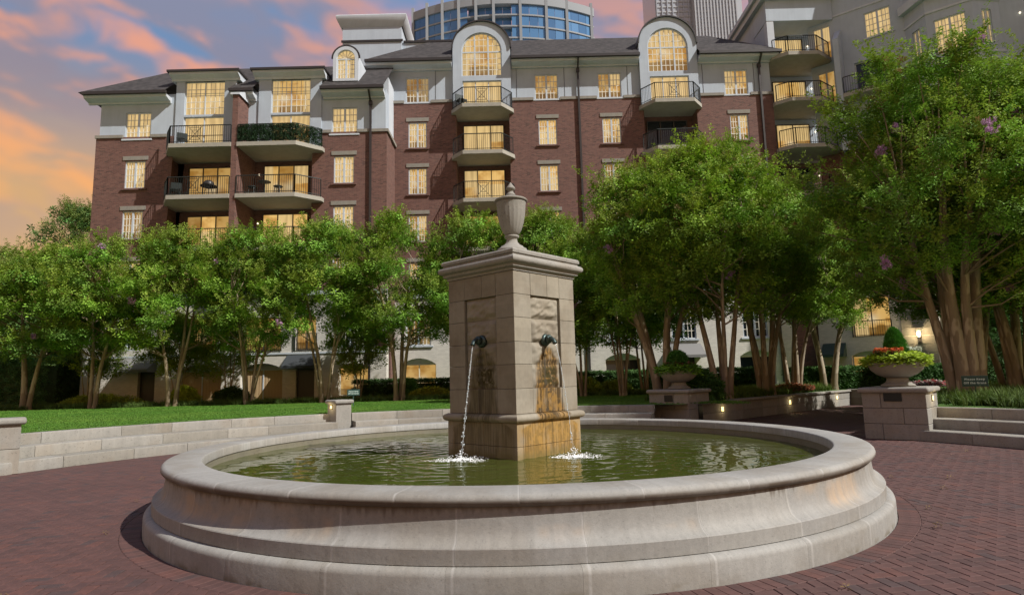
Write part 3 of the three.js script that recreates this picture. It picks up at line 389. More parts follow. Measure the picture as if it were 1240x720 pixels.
// ---------------------------------------------------------------- planters on the piers
const G = { spray: leafGeo(8, .1, .048, 4), small: leafGeo(9, .032, .018, 9), lime: leafGeo(6, .085, .07, 12, 1, .2), petal: leafGeo(9, .03, .03, 17, .6, .5), needle: leafGeo(12, .05, .009, 23, .7, 1.1), blade: bladeGeo(9, .34, .014, 2), grass: bladeGeo(6, .055, .006, 6) };
function bowl(label, x, y, z, s) { const o = thing('planter_bowl', label, 'planter', [x, y, z], 0, 'stone planter bowls'); const k = s;
  mesh('foot', lathe([[0, 0], [.30 * k, 0], [.31 * k, .03 * k], [.29 * k, .05 * k], [.25 * k, .07 * k], [.21 * k, .10 * k], [.19 * k, .15 * k], [.2 * k, .19 * k], [0, .19 * k]]), stoneMats[1], o); mesh('bowl', lathe([[0, .185 * k], [.22 * k, .19 * k], [.36 * k, .25 * k], [.46 * k, .34 * k], [.505 * k, .44 * k], [.525 * k, .455 * k], [.525 * k, .485 * k], [.50 * k, .492 * k], [.46 * k, .47 * k], [0, .44 * k]], 56), stoneMats[2], o); mesh('soil', plain(new THREE.CircleGeometry(.46 * k, 32).rotateX(-Math.PI / 2).translate(0, .475 * k, 0)), M.soil, o); }
function planting(x, y, z, k, seed, orange) { const R = rng(seed), where = orange ? 'bowl of orange flowers on the plaque pier' : 'bowl behind the fountain';
  const dome = (n, rx, ry, cx, cy, cz, col, sc) => { const l = []; for (let i = 0; i < n; i++) { const a = R() * 6.283, u = R() * 1.15 - .15, q = Math.sqrt(Math.max(0, 1 - u * u)), d = .75 + .3 * R(), c = col(R); l.push([x + cx + Math.cos(a) * q * rx * d, y + cy + u * ry * d, z + cz + Math.sin(a) * q * rx * d, R() * 6.283, (R() - .5) * 1.6, sc * (.7 + .6 * R()), ...c]); } return l; };
  const ball = thing('boxwood', `clipped dark green boxwood rising from the ${where}`, 'shrub', [0, 0, 0]); const bl = orange ? [] : dome(2600, .29 * k, .31 * k, 0, .27 * k, 0, (r) => mul([.075, .22, .026], .7 + .7 * r()), .85);
  if (orange) for (let i = 0; i < 2600; i++) { const t = R(), a = R() * 6.283, rr = .25 * k * Math.sqrt(Math.max(0, 1 - t)) * (t < .2 ? .75 + t : 1) * (.7 + .35 * R()); bl.push([x + .03 + Math.cos(a) * rr, y + .05 + t * .62 * k, z + Math.sin(a) * rr - .02, R() * 6.283, (R() - .5) * 1.2, .8 + .6 * R(), ...mul([.06, .22, .02], .7 + .7 * R())]); }
  scatter('foliage', orange ? G.needle : G.small, leafMat, bl, ball); mesh('stem', tube([[x, y - .04, z], [x, y + .25 * k, z]], [.02, .012], 6), M.bark, ball);
  const vine = thing('trailing_vine', `lime green foliage spilling round the ${where}`, 'plant', [0, 0, 0]), vl = []; for (let i = 0; i < 620; i++) { const a = R() * 6.283, d = (.30 + .30 * R()) * k, u = (d / k - .3) / .3; vl.push([x + Math.cos(a) * d, y + .02 + .16 * k * R() * (1 - u * .6) - .12 * u * R() * k, z + Math.sin(a) * d, R() * 6.283, (R() - .5) * 1.2, (.6 + .6 * R()) * k, ...mul(orange ? [.34, .46, .03] : [.2, .4, .03], .65 + .6 * R())]); } scatter('leaves', G.lime, leafMat, vl, vine);
  const flowers = (name, label, cx, cz, rx, hh, n, col, sc) => { const t = thing(name, label, 'flowers', [0, 0, 0]), l = [], lv = []; for (let i = 0; i < n; i++) { const a = R() * 6.283, d = Math.sqrt(R()) * rx, h = hh * (.75 + .3 * R()); l.push([x + cx + Math.cos(a) * d, y + h, z + cz + Math.sin(a) * d, R() * 6.283, (R() - .5), sc * (.7 + .6 * R()), ...col(R)]); for (let q = 0; q < 3; q++) lv.push([x + cx + Math.cos(a) * d + (R() - .5) * .06, y + h * R(), z + cz + Math.sin(a) * d + (R() - .5) * .06, R() * 6.283, (R() - .5), .45, ...mul([.05, .1, .02], .6 + .8 * R())]); } scatter('petals', G.petal, leafMat, l, t); scatter('leaves', G.spray, leafMat, lv, t); };
  if (orange) { flowers('red_flowers', 'orange red blooms massed in the bowl on the plaque pier', -.20 * k, .12, .26 * k, .26 * k, 130, (r) => mixc([.55, .07, .02], [.62, .2, .03], r()), 1.25); flowers('white_flowers', 'small white blooms at one edge of the bowl on the plaque pier', .30 * k, .10, .18 * k, .28 * k, 80, () => [.72, .74, .62], .95); } else flowers('brown_foliage', 'rust brown foliage under the boxwood in the bowl behind the fountain', 0, .1, .4 * k, .22 * k, 110, (r) => mixc([.16, .05, .03], [.22, .11, .06], r()), 1.2);
}
{ const [x, z] = path(9.81, 2.73), [x2, z2] = path(11.6, -3.71); bowl('pale stone bowl on the pier with the plaque, planted with orange flowers', x, 1.131, z, 1.12); planting(x, 1.131 + .53, z, 1.12, 41, true); bowl('stone bowl on the pier behind the fountain, planted with a round boxwood', x2 + .02, 1.091, z2, 1.15); planting(x2 + .02, 1.091 + .54, z2, 1.15, 43, false); }
// ---------------------------------------------------------------- lawn signs
function lawnSign(label, x, y, z, turn, w) { const o = thing('lawn_sign', label, 'sign', [x, y, z], turn, 'green lawn signs'), cv = document.createElement('canvas'); cv.width = 256; cv.height = 128; const g = cv.getContext('2d'); g.fillStyle = '#24423d'; g.fillRect(0, 0, 256, 128); g.fillStyle = '#c9d6d0'; g.font = 'bold 36px sans-serif'; g.textAlign = 'center'; g.fillText('Please Keep', 128, 52); g.fillText('Off the Grass', 128, 100); const t = new THREE.CanvasTexture(cv); t.colorSpace = THREE.SRGBColorSpace;
  mesh('post', box(-.018, .018, 0, .48, -.02, .0), M.signGreen, o); const p = mesh('panel', rbox(-w / 2, w / 2, .42, .42 + w / 2, .0, .016, .004), M.signGreen, o); mesh('lettering', new THREE.PlaneGeometry(w * .96, w * .46).translate(0, .42 + w / 4, .0185), mat({ map: t, roughness: .5 }), p); }
lawnSign('green lawn sign on a post beside the shaded steps', 10.75, .66, -5.75, rad(-38), .5); lawnSign('green lawn sign on the grass beyond the small step pier', -6.05, .66, -14.6, rad(22), .46);
// ---------------------------------------------------------------- buildings
const glowTex = [0, 1, 2, 3, 4, 5, 6].map((v) => { const t = tex(96, 128, 1, 1, (u, w) => { // rooms behind the glass: drapes, a ceiling line, furniture
  const fold = .5 + .5 * Math.sin(u * (30 + v * 9) + fbm(u * 8, w * 2, v + 3, 2) * 5), n = fbm(u * 4 + v * 9, w * 5, 8 + v, 3); const drape = v === 0 ? 1 : v === 1 ? (Math.abs(u - .5) > .3 ? 1 : 0) : v === 2 ? (w > .55 ? 1 : 0) : v === 3 ? (u < .4 ? 1 : 0) : v === 5 ? (w < .62 ? 1 : .2) : v === 6 ? (u > .72 ? 1 : 0) : 0;
  const room = mixc([.58, .28, .05], [.92, .56, .17], smoothstep(n, .3, .7)), cl = mul([.98, .70, .31], .72 + .3 * fold); const lampx = .25 + .5 * hash(v, 3, 9), spot = Math.exp(-((u - lampx) ** 2 * 40 + (w - .45) ** 2 * 60)), sofa = w < .22 + .06 * hash(Math.floor(u * 5), v, 4) ? .45 : 1; return mul(mixc(mul(mixc(room, [1, .82, .5], spot * .8), sofa), cl, drape * .85), 1); }); t.repeat.set(1, 1); return t; });
const pane = glowTex.map((t, k) => new THREE.MeshPhysicalMaterial({ color: lin(.05, .04, .03), roughness: .08, emissive: lin(1, 1, 1), emissiveMap: t, emissiveIntensity: [.5, .45, .46, .44, .34, .56, .26][k] }));
const RB = rng(404), lit = () => pane[Math.floor(RB() * 7)];
function uvFit(g, x0, x1, y0, y1) { const q = plain(g), p = q.attributes.position, uv = q.attributes.uv; for (let i = 0; i < p.count; i++) uv.setXY(i, (p.getX(i) - x0) / (x1 - x0), (p.getY(i) - y0) / (y1 - y0)); return q; }
function rectPath(h) { const s = new THREE.Path(); if (h.arch) { const c = (h.x0 + h.x1) / 2, r = (h.x1 - h.x0) / 2; s.moveTo(h.x0, h.y0); s.lineTo(h.x1, h.y0); s.lineTo(h.x1, h.y1); if (h.arch >= 1) s.absarc(c, h.y1, r, 0, Math.PI); else { const rise = r * h.arch, RR = (r * r + rise * rise) / (2 * rise), a = Math.asin(r / RR); s.absarc(c, h.y1 + rise - RR, RR, Math.PI / 2 - a, Math.PI / 2 + a); } s.lineTo(h.x0, h.y0); } else { s.moveTo(h.x0, h.y0); s.lineTo(h.x1, h.y0); s.lineTo(h.x1, h.y1); s.lineTo(h.x0, h.y1); s.lineTo(h.x0, h.y0); } return s; }
function wallGeo(x0, x1, y0, y1, holes, t, front = 0, arch) { const s = new THREE.Shape(rectPath({ x0, x1, y0, y1, arch }).getPoints(24)); s.holes = holes.map(rectPath); return boxUV(new THREE.ExtrudeGeometry(s, { depth: t, bevelEnabled: false, curveSegments: 20 }).translate(0, 0, front - t)); }
function grid(x0, x1, y0, y1, nx, ny, w, z0, z1) { const g = []; for (let i = 1; i < nx; i++) { const x = lerp(x0, x1, i / nx); g.push(box(x - w / 2, x + w / 2, y0, y1, z0, z1)); } for (let j = 1; j < ny; j++) { const y = lerp(y0, y1, j / ny); g.push(box(x0, x1, y - w / 2, y + w / 2, z0 + .002, z1 - .002)); } return g; }
// casement window in a wall hole: frame, mullion and glazing bars, two lit panes, a lintel and a sill
const winCache = new Map();
function casement(parent, x, y, w, h, o = {}) {
  const key = [w, h, o.nx, o.ny].join(); if (!winCache.has(key)) { const f = .06, g = [box(-w / 2, -w / 2 + f, 0, h, -.05, .05), box(w / 2 - f, w / 2, 0, h, -.05, .05), box(-w / 2 + f, w / 2 - f, 0, f, -.05, .05), box(-w / 2 + f, w / 2 - f, h - f, h, -.05, .05), box(-.055, .055, f, h - f, -.05, .055)]; const bars = []; for (const s of [[-w / 2 + f, -.055], [.055, w / 2 - f]]) bars.push(...grid(s[0], s[1], f, h - f, o.nx ?? 3, o.ny ?? 4, .042, -.012, .016)); winCache.set(key, { frame: merge(g), bars: merge(bars), l: uvFit(box(-w / 2 + f, -.055, f, h - f, -.03, -.015), -w / 2, w / 2, 0, h), r: uvFit(box(.055, w / 2 - f, f, h - f, -.03, -.015), -w / 2, w / 2, 0, h) }); }
  const c = winCache.get(key), m = mesh('window', c.frame, o.frame ?? M.frame, parent), pm = o.glass ?? lit(); m.position.set(x, y, (o.z ?? 0) - .1); mesh('glazing_bars', c.bars, M.creamFrame, m); mesh('lit_window_pane', c.l, pm, m); mesh('lit_window_pane', c.r, o.glass ?? (RB() < .6 ? pm : lit()), m);
  if (o.lintel) mesh('lintel', box(-w / 2 - .14, w / 2 + .14, h + .06, h + .30, .06, .14), stoneMats[1], m); if (o.sill) mesh('sill', box(-w / 2 - .14, w / 2 + .14, -.11, -.012, -.02, .19), o.sill, m); return m;
}
function glassDoor(parent, x0, x1, y0, y1, z, n, o = {}) { // sliding doors
  const f = .055, g = [box(x0, x0 + f, y0, y1, -.04, .04), box(x1 - f, x1, y0, y1, -.04, .04), box(x0 + f, x1 - f, y1 - f, y1, -.04, .04), box(x0 + f, x1 - f, y0, y0 + f, -.04, .04)]; for (let k = 1; k < n; k++) { const x = lerp(x0, x1, k / n); g.push(box(x - .03, x + .03, y0 + f, y1 - f, -.036, .044)); } if (o.transom) g.push(box(x0 + f, x1 - f, o.transom - .03, o.transom + .03, -.034, .038));
  const m = mesh('glass_door', g, o.frame ?? M.bronzeFrame, parent); m.position.z = z; const pm = o.glass ?? lit(); for (let k = 0; k < n; k++) { const a = lerp(x0, x1, k / n) + .03, b = lerp(x0, x1, (k + 1) / n) - .03; mesh('lit_window_pane', uvFit(box(a, b, y0 + .03, y1 - .03, -.02, -.008), x0, x1, y0, y1), o.glass ?? (RB() < .7 ? pm : lit()), m); } if (o.bars) mesh('glazing_bars', o.bars, M.creamFrame, m); return m;
}
function railing(pts, y, h = 1.06, step = .125) { const g = []; for (let i = 0; i < pts.length - 1; i++) { const [ax, az] = pts[i], [bx, bz] = pts[i + 1], L = Math.hypot(bx - ax, bz - az), n = Math.max(1, Math.round(L / step)); g.push(bar([ax, y + h, az], [bx, y + h, bz], .05, .045), bar([ax, y + .1, az], [bx, y + .1, bz], .03, .03)); for (let k = 0; k <= n; k++) { const t = k / n, x = lerp(ax, bx, t), z = lerp(az, bz, t), w = k === 0 || k === n ? .024 : .0085; g.push(box(x - w, x + w, y, y + h - .02, z - w, z + w)); } } return g; }
function balcony(parent, poly, y, railPts, o = {}) { // poly of the slab (x, z)
  const s = new THREE.Shape(poly.map((p) => new THREE.Vector2(p[0], -p[1]))), slab = mesh('balcony', boxUV(new THREE.ExtrudeGeometry(s, { depth: o.t ?? .24, bevelEnabled: false }).rotateX(-Math.PI / 2).translate(0, y - (o.t ?? .24), 0)), M.concrete, parent); const r = railing(railPts, y, 1.06);
  if (o.panel) { const [a, b, yy, z] = o.panel, w = b - a, c = (a + b) / 2, m = yy + .58; r.push(bar([a, yy + .12, z], [b, yy + 1, z], .02), bar([a, yy + 1, z], [b, yy + .12, z], .02), ...[.36, .2].flatMap((k) => [bar([c - w * k, m - k, z + .002], [c + w * k, m - k, z + .002], .02), bar([c - w * k, m + k, z + .002], [c + w * k, m + k, z + .002], .02), box(c - w * k - .01, c - w * k + .01, m - k, m + k, z - .01, z + .01), box(c + w * k - .01, c + w * k + .01, m - k, m + k, z - .01, z + .01)])); }
  mesh('railing', r, M.rail, slab); return slab;
}
const eaveProfile = (z0, y, d = .78) => [[z0, y - .44], [z0 + .12, y - .44], [z0 + .14, y - .36], [z0 + d * .5, y - .3], [z0 + d * .74, y - .24], [z0 + d * .76, y - .15], [z0 + d * .8, y - .145], [z0 + d * .8, y - .1], [z0, y - .1]];
function eave(parent, x0, x1, y, z0 = 0) { const s = new THREE.Shape(eaveProfile(z0, y).map((p) => new THREE.Vector2(p[0], p[1]))); const e = mesh('eave', boxUV(new THREE.ExtrudeGeometry(s, { depth: x1 - x0, bevelEnabled: false }).rotateY(-Math.PI / 2).translate(x1, 0, 0).scale(1, 1, 1)), M.stuccoTrim, parent); mesh('gutter', box(x0 - .02, x1 + .02, y - .1, y + .07, z0 + .60, z0 + .8), M.gutter, e); return e; }
function quadGeo(list) { const v = []; for (const q of list) { v.push(...q[0], ...q[1], ...q[2]); if (q[3]) v.push(...q[0], ...q[2], ...q[3]); } const g = new THREE.BufferGeometry(); g.setAttribute('position', new THREE.Float32BufferAttribute(v, 3)); g.computeVertexNormals(); const p = plain(g), a = p.attributes.position, uv = p.attributes.uv; for (let i = 0; i < a.count; i++) uv.setXY(i, a.getX(i) + a.getZ(i) * .3, a.getY(i) * 1.3 + a.getZ(i) * .4); return p; }
function downspout(parent, x, y0, y1, z = 0) { mesh('downspout', [box(x - .06, x + .06, y0, y1, z + .03, z + .14), box(x - .1, x + .1, y1 - .25, y1, z + .02, z + .18), bar([x, y1 - .1, z + .1], [x, y1 + .45, z + .66], .1)], M.gutter, parent); }
function awning(parent, x0, x1, yTop, yBot, out, m) { const yv = yBot - .16; mesh('awning', quadGeo([[[x0, yTop, .02], [x0, yBot, out], [x1, yBot, out], [x1, yTop, .02]], [[x0, yBot, out], [x0, yv, out], [x1, yv, out], [x1, yBot, out]], [[x0, yTop, .02], [x0, yBot, .02], [x0, yBot, out]], [[x1, yTop, .02], [x1, yBot, out], [x1, yBot, .02]], [[x0, yBot, .02], [x0, yv, .02], [x0, yv, out], [x0, yBot, out]], [[x1, yBot, .02], [x1, yBot, out], [x1, yv, out], [x1, yv, .02]]]), m, parent); }
function lampBulb(parent, x, y, z) { mesh('balcony_lamp', plain(new THREE.SphereGeometry(.05, 10, 8).translate(x, y, z)), mat({ color: lin(.9, .8, .6), emissive: lin(1, .86, .6), emissiveIntensity: 1.4 }), parent); }
const sillMat = M.brick, FLOOR = 3.035;

function archBay(parent, c, hw, y0, spring, win, floorY, z = .22) { // projecting bay with an arched head, a tall arched window over doors
  const x0 = c - hw, x1 = c + hw, wx0 = c - win, wx1 = c + win; const w = mesh('arched_bay', wallGeo(x0, x1, y0, spring, [{ x0: wx0, x1: wx1, y0: 20.88, y1: 22.56, arch: 1 }, { x0: wx0 + .05, x1: wx1 - .05, y0: floorY + .03, y1: 20.56 }], 1.3, z, 1), M.stucco, parent);
  const R1 = hw + .07, bar_ = []; for (let k = 0; k < 24; k++) { const a = Math.PI * k / 24, b = Math.PI * (k + 1) / 24; bar_.push(quadGeo([[[c + R1 * Math.cos(a), spring + R1 * Math.sin(a), z + .12], [c + R1 * Math.cos(b), spring + R1 * Math.sin(b), z + .12], [c + R1 * Math.cos(b), spring + R1 * Math.sin(b), -5], [c + R1 * Math.cos(a), spring + R1 * Math.sin(a), -5]], [[c + (hw - .02) * Math.cos(a), spring + (hw - .02) * Math.sin(a), z + .12], [c + (hw - .02) * Math.cos(b), spring + (hw - .02) * Math.sin(b), z + .12], [c + R1 * Math.cos(b), spring + R1 * Math.sin(b), z + .12], [c + R1 * Math.cos(a), spring + R1 * Math.sin(a), z + .12]]])); } mesh('barrel_roof', bar_, M.gutter, w);
  const f = .07, fr = [], yS = 22.56, r = win; fr.push(box(wx0, wx0 + f, 20.88, yS, -.05, .05), box(wx1 - f, wx1, 20.88, yS, -.05, .05), box(wx0 + f, wx1 - f, 20.88, 20.95, -.05, .05), box(wx0 + f, wx1 - f, yS - .06, yS + .02, -.046, .048)); for (let k = 0; k < 18; k++) { const a = Math.PI * k / 18, b = Math.PI * (k + 1) / 18; fr.push(bar([c + (r - .03) * Math.cos(a), yS + (r - .03) * Math.sin(a), 0], [c + (r - .03) * Math.cos(b), yS + (r - .03) * Math.sin(b), 0], .075, .09)); }
  for (const s of [-1, 1]) { const x = c + s * win / 3; fr.push(box(x - .045, x + .045, 20.95, yS + Math.sqrt(r * r - (win / 3) ** 2) - .03, -.044, .052)); }
  const wm = mesh('window', fr, M.frame, w); wm.position.z = z - .14; const bars = grid(wx0 + f, wx1 - f, 20.95, yS - .06, 9, 4, .04, -.012, .016); for (let i = 1; i < 9; i++) { const x = lerp(wx0, wx1, i / 9), h = Math.sqrt(Math.max(0, r * r - (x - c) ** 2)); bars.push(box(x - .02, x + .02, yS, yS + h - .02, -.012, .016)); } for (const yy of [.42, .84]) { const hw2 = Math.sqrt(r * r - yy * yy) - .02; bars.push(box(c - hw2, c + hw2, yS + yy - .02, yS + yy + .02, -.01, .014)); } mesh('glazing_bars', bars, M.creamFrame, wm);
  const s = new THREE.Shape(rectPath({ x0: wx0 + .02, x1: wx1 - .02, y0: 20.9, y1: yS, arch: 1 }).getPoints(24)); mesh('lit_window_pane', uvFit(new THREE.ExtrudeGeometry(s, { depth: .012, bevelEnabled: false }).translate(0, 0, -.03), wx0, wx1, 20.9, yS + r), c < 5 ? pane[1] : pane[2], wm); glassDoor(w, wx0 + .05, wx1 - .05, floorY + .03, 20.56, z - .14, 3, { frame: M.frame, glass: pane[0] });
}
// central block
const central = thing('apartment_building', 'brick apartment block with two arched bays under a dark hipped roof', 'building', [0, 0, -28.9], 0, 'wings of the apartment building');
{
  const P = central, rows = [16.25, 13.22, 10.18, 7.15], cols = [-5.77, 2.53, 6.6, 14.75], holes = [], att = [];
  for (const c of cols) { for (const y of rows) holes.push({ x0: c - .58, x1: c + .58, y0: y, y1: y + 1.7 }); att.push({ x0: c - .75, x1: c + .75, y0: 19.32, y1: 21.0 }); }
  for (const c of [-1.6, 10.4]) holes.push({ x0: c - 1.7, x1: c + 1.7, y0: 7.3, y1: 18.42 });
  mesh('brick_wall', wallGeo(-8.3, 17, 6.7, 19.3, holes, 1.1), M.brick, P); mesh('stucco_wall', wallGeo(-8.25, 16.95, 19.3, 22.1, att.concat([{ x0: -3.3, x1: .1, y0: 19.31, y1: 22.0 }, { x0: 8.7, x1: 12.1, y0: 19.31, y1: 22.0 }]), 1, -.06), M.stucco, P);
  const seg = [[-8.3, -6.62], [-4.92, -3.5], [.3, 1.68], [3.38, 5.75], [7.45, 8.5], [12.3, 13.9], [15.6, 17.03]]; for (const [a, b] of seg) mesh('stone_band', box(a, b, 19.24, 19.42, -.2, .07), stoneMats[1], P);
  for (const [a, b] of seg) mesh('panel_joint', [box(a + .3, a + .325, 19.45, 21.55, -.075, -.045)], M.gutter, P);
  for (const c of cols) { rows.forEach((y) => casement(P, c, y, 1.16, 1.7, { lintel: 1, sill: sillMat })); casement(P, c, 19.32, 1.5, 1.68, { z: -.06, sill: M.stuccoTrim }); }
  mesh('recess_wall', [box(-3.4, .2, 7, 18.5, -1.4, -1.1), box(8.6, 12.2, 7, 18.5, -1.4, -1.1)], M.brick, P);
  for (const c of [-1.6, 10.4]) { archBay(P, c, 1.86, 18.42, 22.74, 1.3, 18.64); for (let k = 0; k < 4; k++) { const y = 18.62 - k * FLOOR; balcony(P, [[c - 2.0, 0.0], [c - 1.97, .2], [c - 1.22, 1.2], [c + 1.22, 1.2], [c + 1.97, .2], [c + 2.0, 0], [c + 1.7, 0], [c + 1.7, -1.09], [c - 1.7, -1.09], [c - 1.7, 0]].reverse(), y, [[c - 1.88, .25], [c - 1.2, 1.13], [c + 1.2, 1.13], [c + 1.88, .25]], { panel: k !== 1 && [c - .4, c + .4, y, 1.13] }); if (k) glassDoor(P, c - 1.33, c + 1.33, y + .01, y + 2.5, -1.04, 3, c > 5 && k === 1 ? { glass: M.darkGlass } : {}); } }
  mesh('base_wall', wallGeo(-8.3, 17, .5, 6.7, [...[-5.77, 2.53, 6.6, 14.75].map((c) => ({ x0: c - 1.05, x1: c + 1.05, y0: .9, y1: 2.6, arch: .35 })), ...[-5.77, 2.53, 6.6, 14.75, -1.6, 10.4].map((c) => ({ x0: c - .75, x1: c + .75, y0: 3.75, y1: 5.6 })), { x0: -2.2, x1: -1.0, y0: .6, y1: 2.7 }, { x0: 9.8, x1: 11, y0: .6, y1: 2.7 }], .6), M.painted, P); mesh('string_course', box(-8.3, 17, 6.62, 6.86, .0, .1), M.stuccoTrim, P); mesh('backing', box(-8.2, 16.9, .5, 6.6, -.9, -.65), M.mortar, P);
  for (const c of [-5.77, 2.53, 6.6, 14.75]) { const k = c > 5; glassDoor(P, c - 1.05, c + 1.05, .9, 2.62, -.3, 2, { frame: M.creamFrame, glass: k ? M.darkGlass : pane[4] }); mesh('fanlight', box(c - 1.06, c + 1.06, 2.62, 3.0, -.34, -.28), M.frame, P); } for (const c of [-5.77, 2.53, 6.6, 14.75, -1.6, 10.4]) casement(P, c, 3.75, 1.5, 1.85, { glass: c > 5 ? M.darkGlass : undefined, sill: M.stuccoTrim });
  for (const c of [-1.6, 10.4]) { mesh('door', box(c - .6, c + .6, .6, 2.7, -.3, -.24), M.gutter, P); awning(P, c - .95, c + .95, 3.45, 2.75, 1.1, M.awningGrey); }
  for (const [a, b] of [[-9.0, -3.52], [.32, 8.48], [12.32, 17.5]]) eave(P, a, b, 21.87, -.06); downspout(P, 4.57, 1, 21.3); downspout(P, 16.23, 1, 21.3);
  const e = 21.9, zr = -2.75, yr = 24.95, zs = -.42, ys = 22.91, X0 = -9.0, X1 = 17.5, a = [-9, -3.5], b = [.3, 8.5], c = [12.3, 17.5]; const F = (x, y, z) => [x, y, z];
  mesh('roof', quadGeo([[F(-9, e, .74), F(-3.5, e, .74), F(-3.5, ys, zs), F(-7.85, ys, zs)], [F(.3, e, .74), F(8.5, e, .74), F(8.5, ys, zs), F(.3, ys, zs)], [F(12.3, e, .74), F(17.5, e, .74), F(16.3, ys, zs), F(12.3, ys, zs)], [F(-7.85, ys, zs), F(16.3, ys, zs), F(13.97, yr, zr), F(-5.5, yr, zr)], [F(-9, e, .74), F(-5.5, yr, zr), F(-5.5, yr, -12), F(-9, e, -15)], [F(17.5, e, .74), F(17.5, e, -9), F(13.97, yr, -9), F(13.97, yr, zr)], [F(-5.5, yr, zr), F(13.97, yr, zr), F(13.97, yr, -12), F(-5.5, yr, -12)]]), M.shingle, P);
  mesh('side_wall', [box(16.5, 16.99, 6.7, 22.2, -9, -1.1), box(-8.3, 17, .5, 22.2, -12.4, -12)], M.stucco, P);
  mesh('penthouse', [box(-12.3, -7.85, 22, 28.6, -11, -6), box(-12.31, -3.0, 22, 27.05, -12, -6.3)], M.stucco, P); mesh('penthouse_cornice', squareSweep([[0, 28.2], [.06, 28.25], [.34, 28.75], [.36, 28.98], [.3, 29.05], [-1.5, 29.06]], 2.35).scale(.98, 1, 1.06).translate(-10.075, 0, -8.5), M.stuccoTrim, P); mesh('penthouse_coping', [box(-12.38, -7.75, 26.98, 27.14, -6.0, -5.92), box(-7.75, -2.9, 27.0, 27.16, -12, -6.2)], M.gutter, P);
}
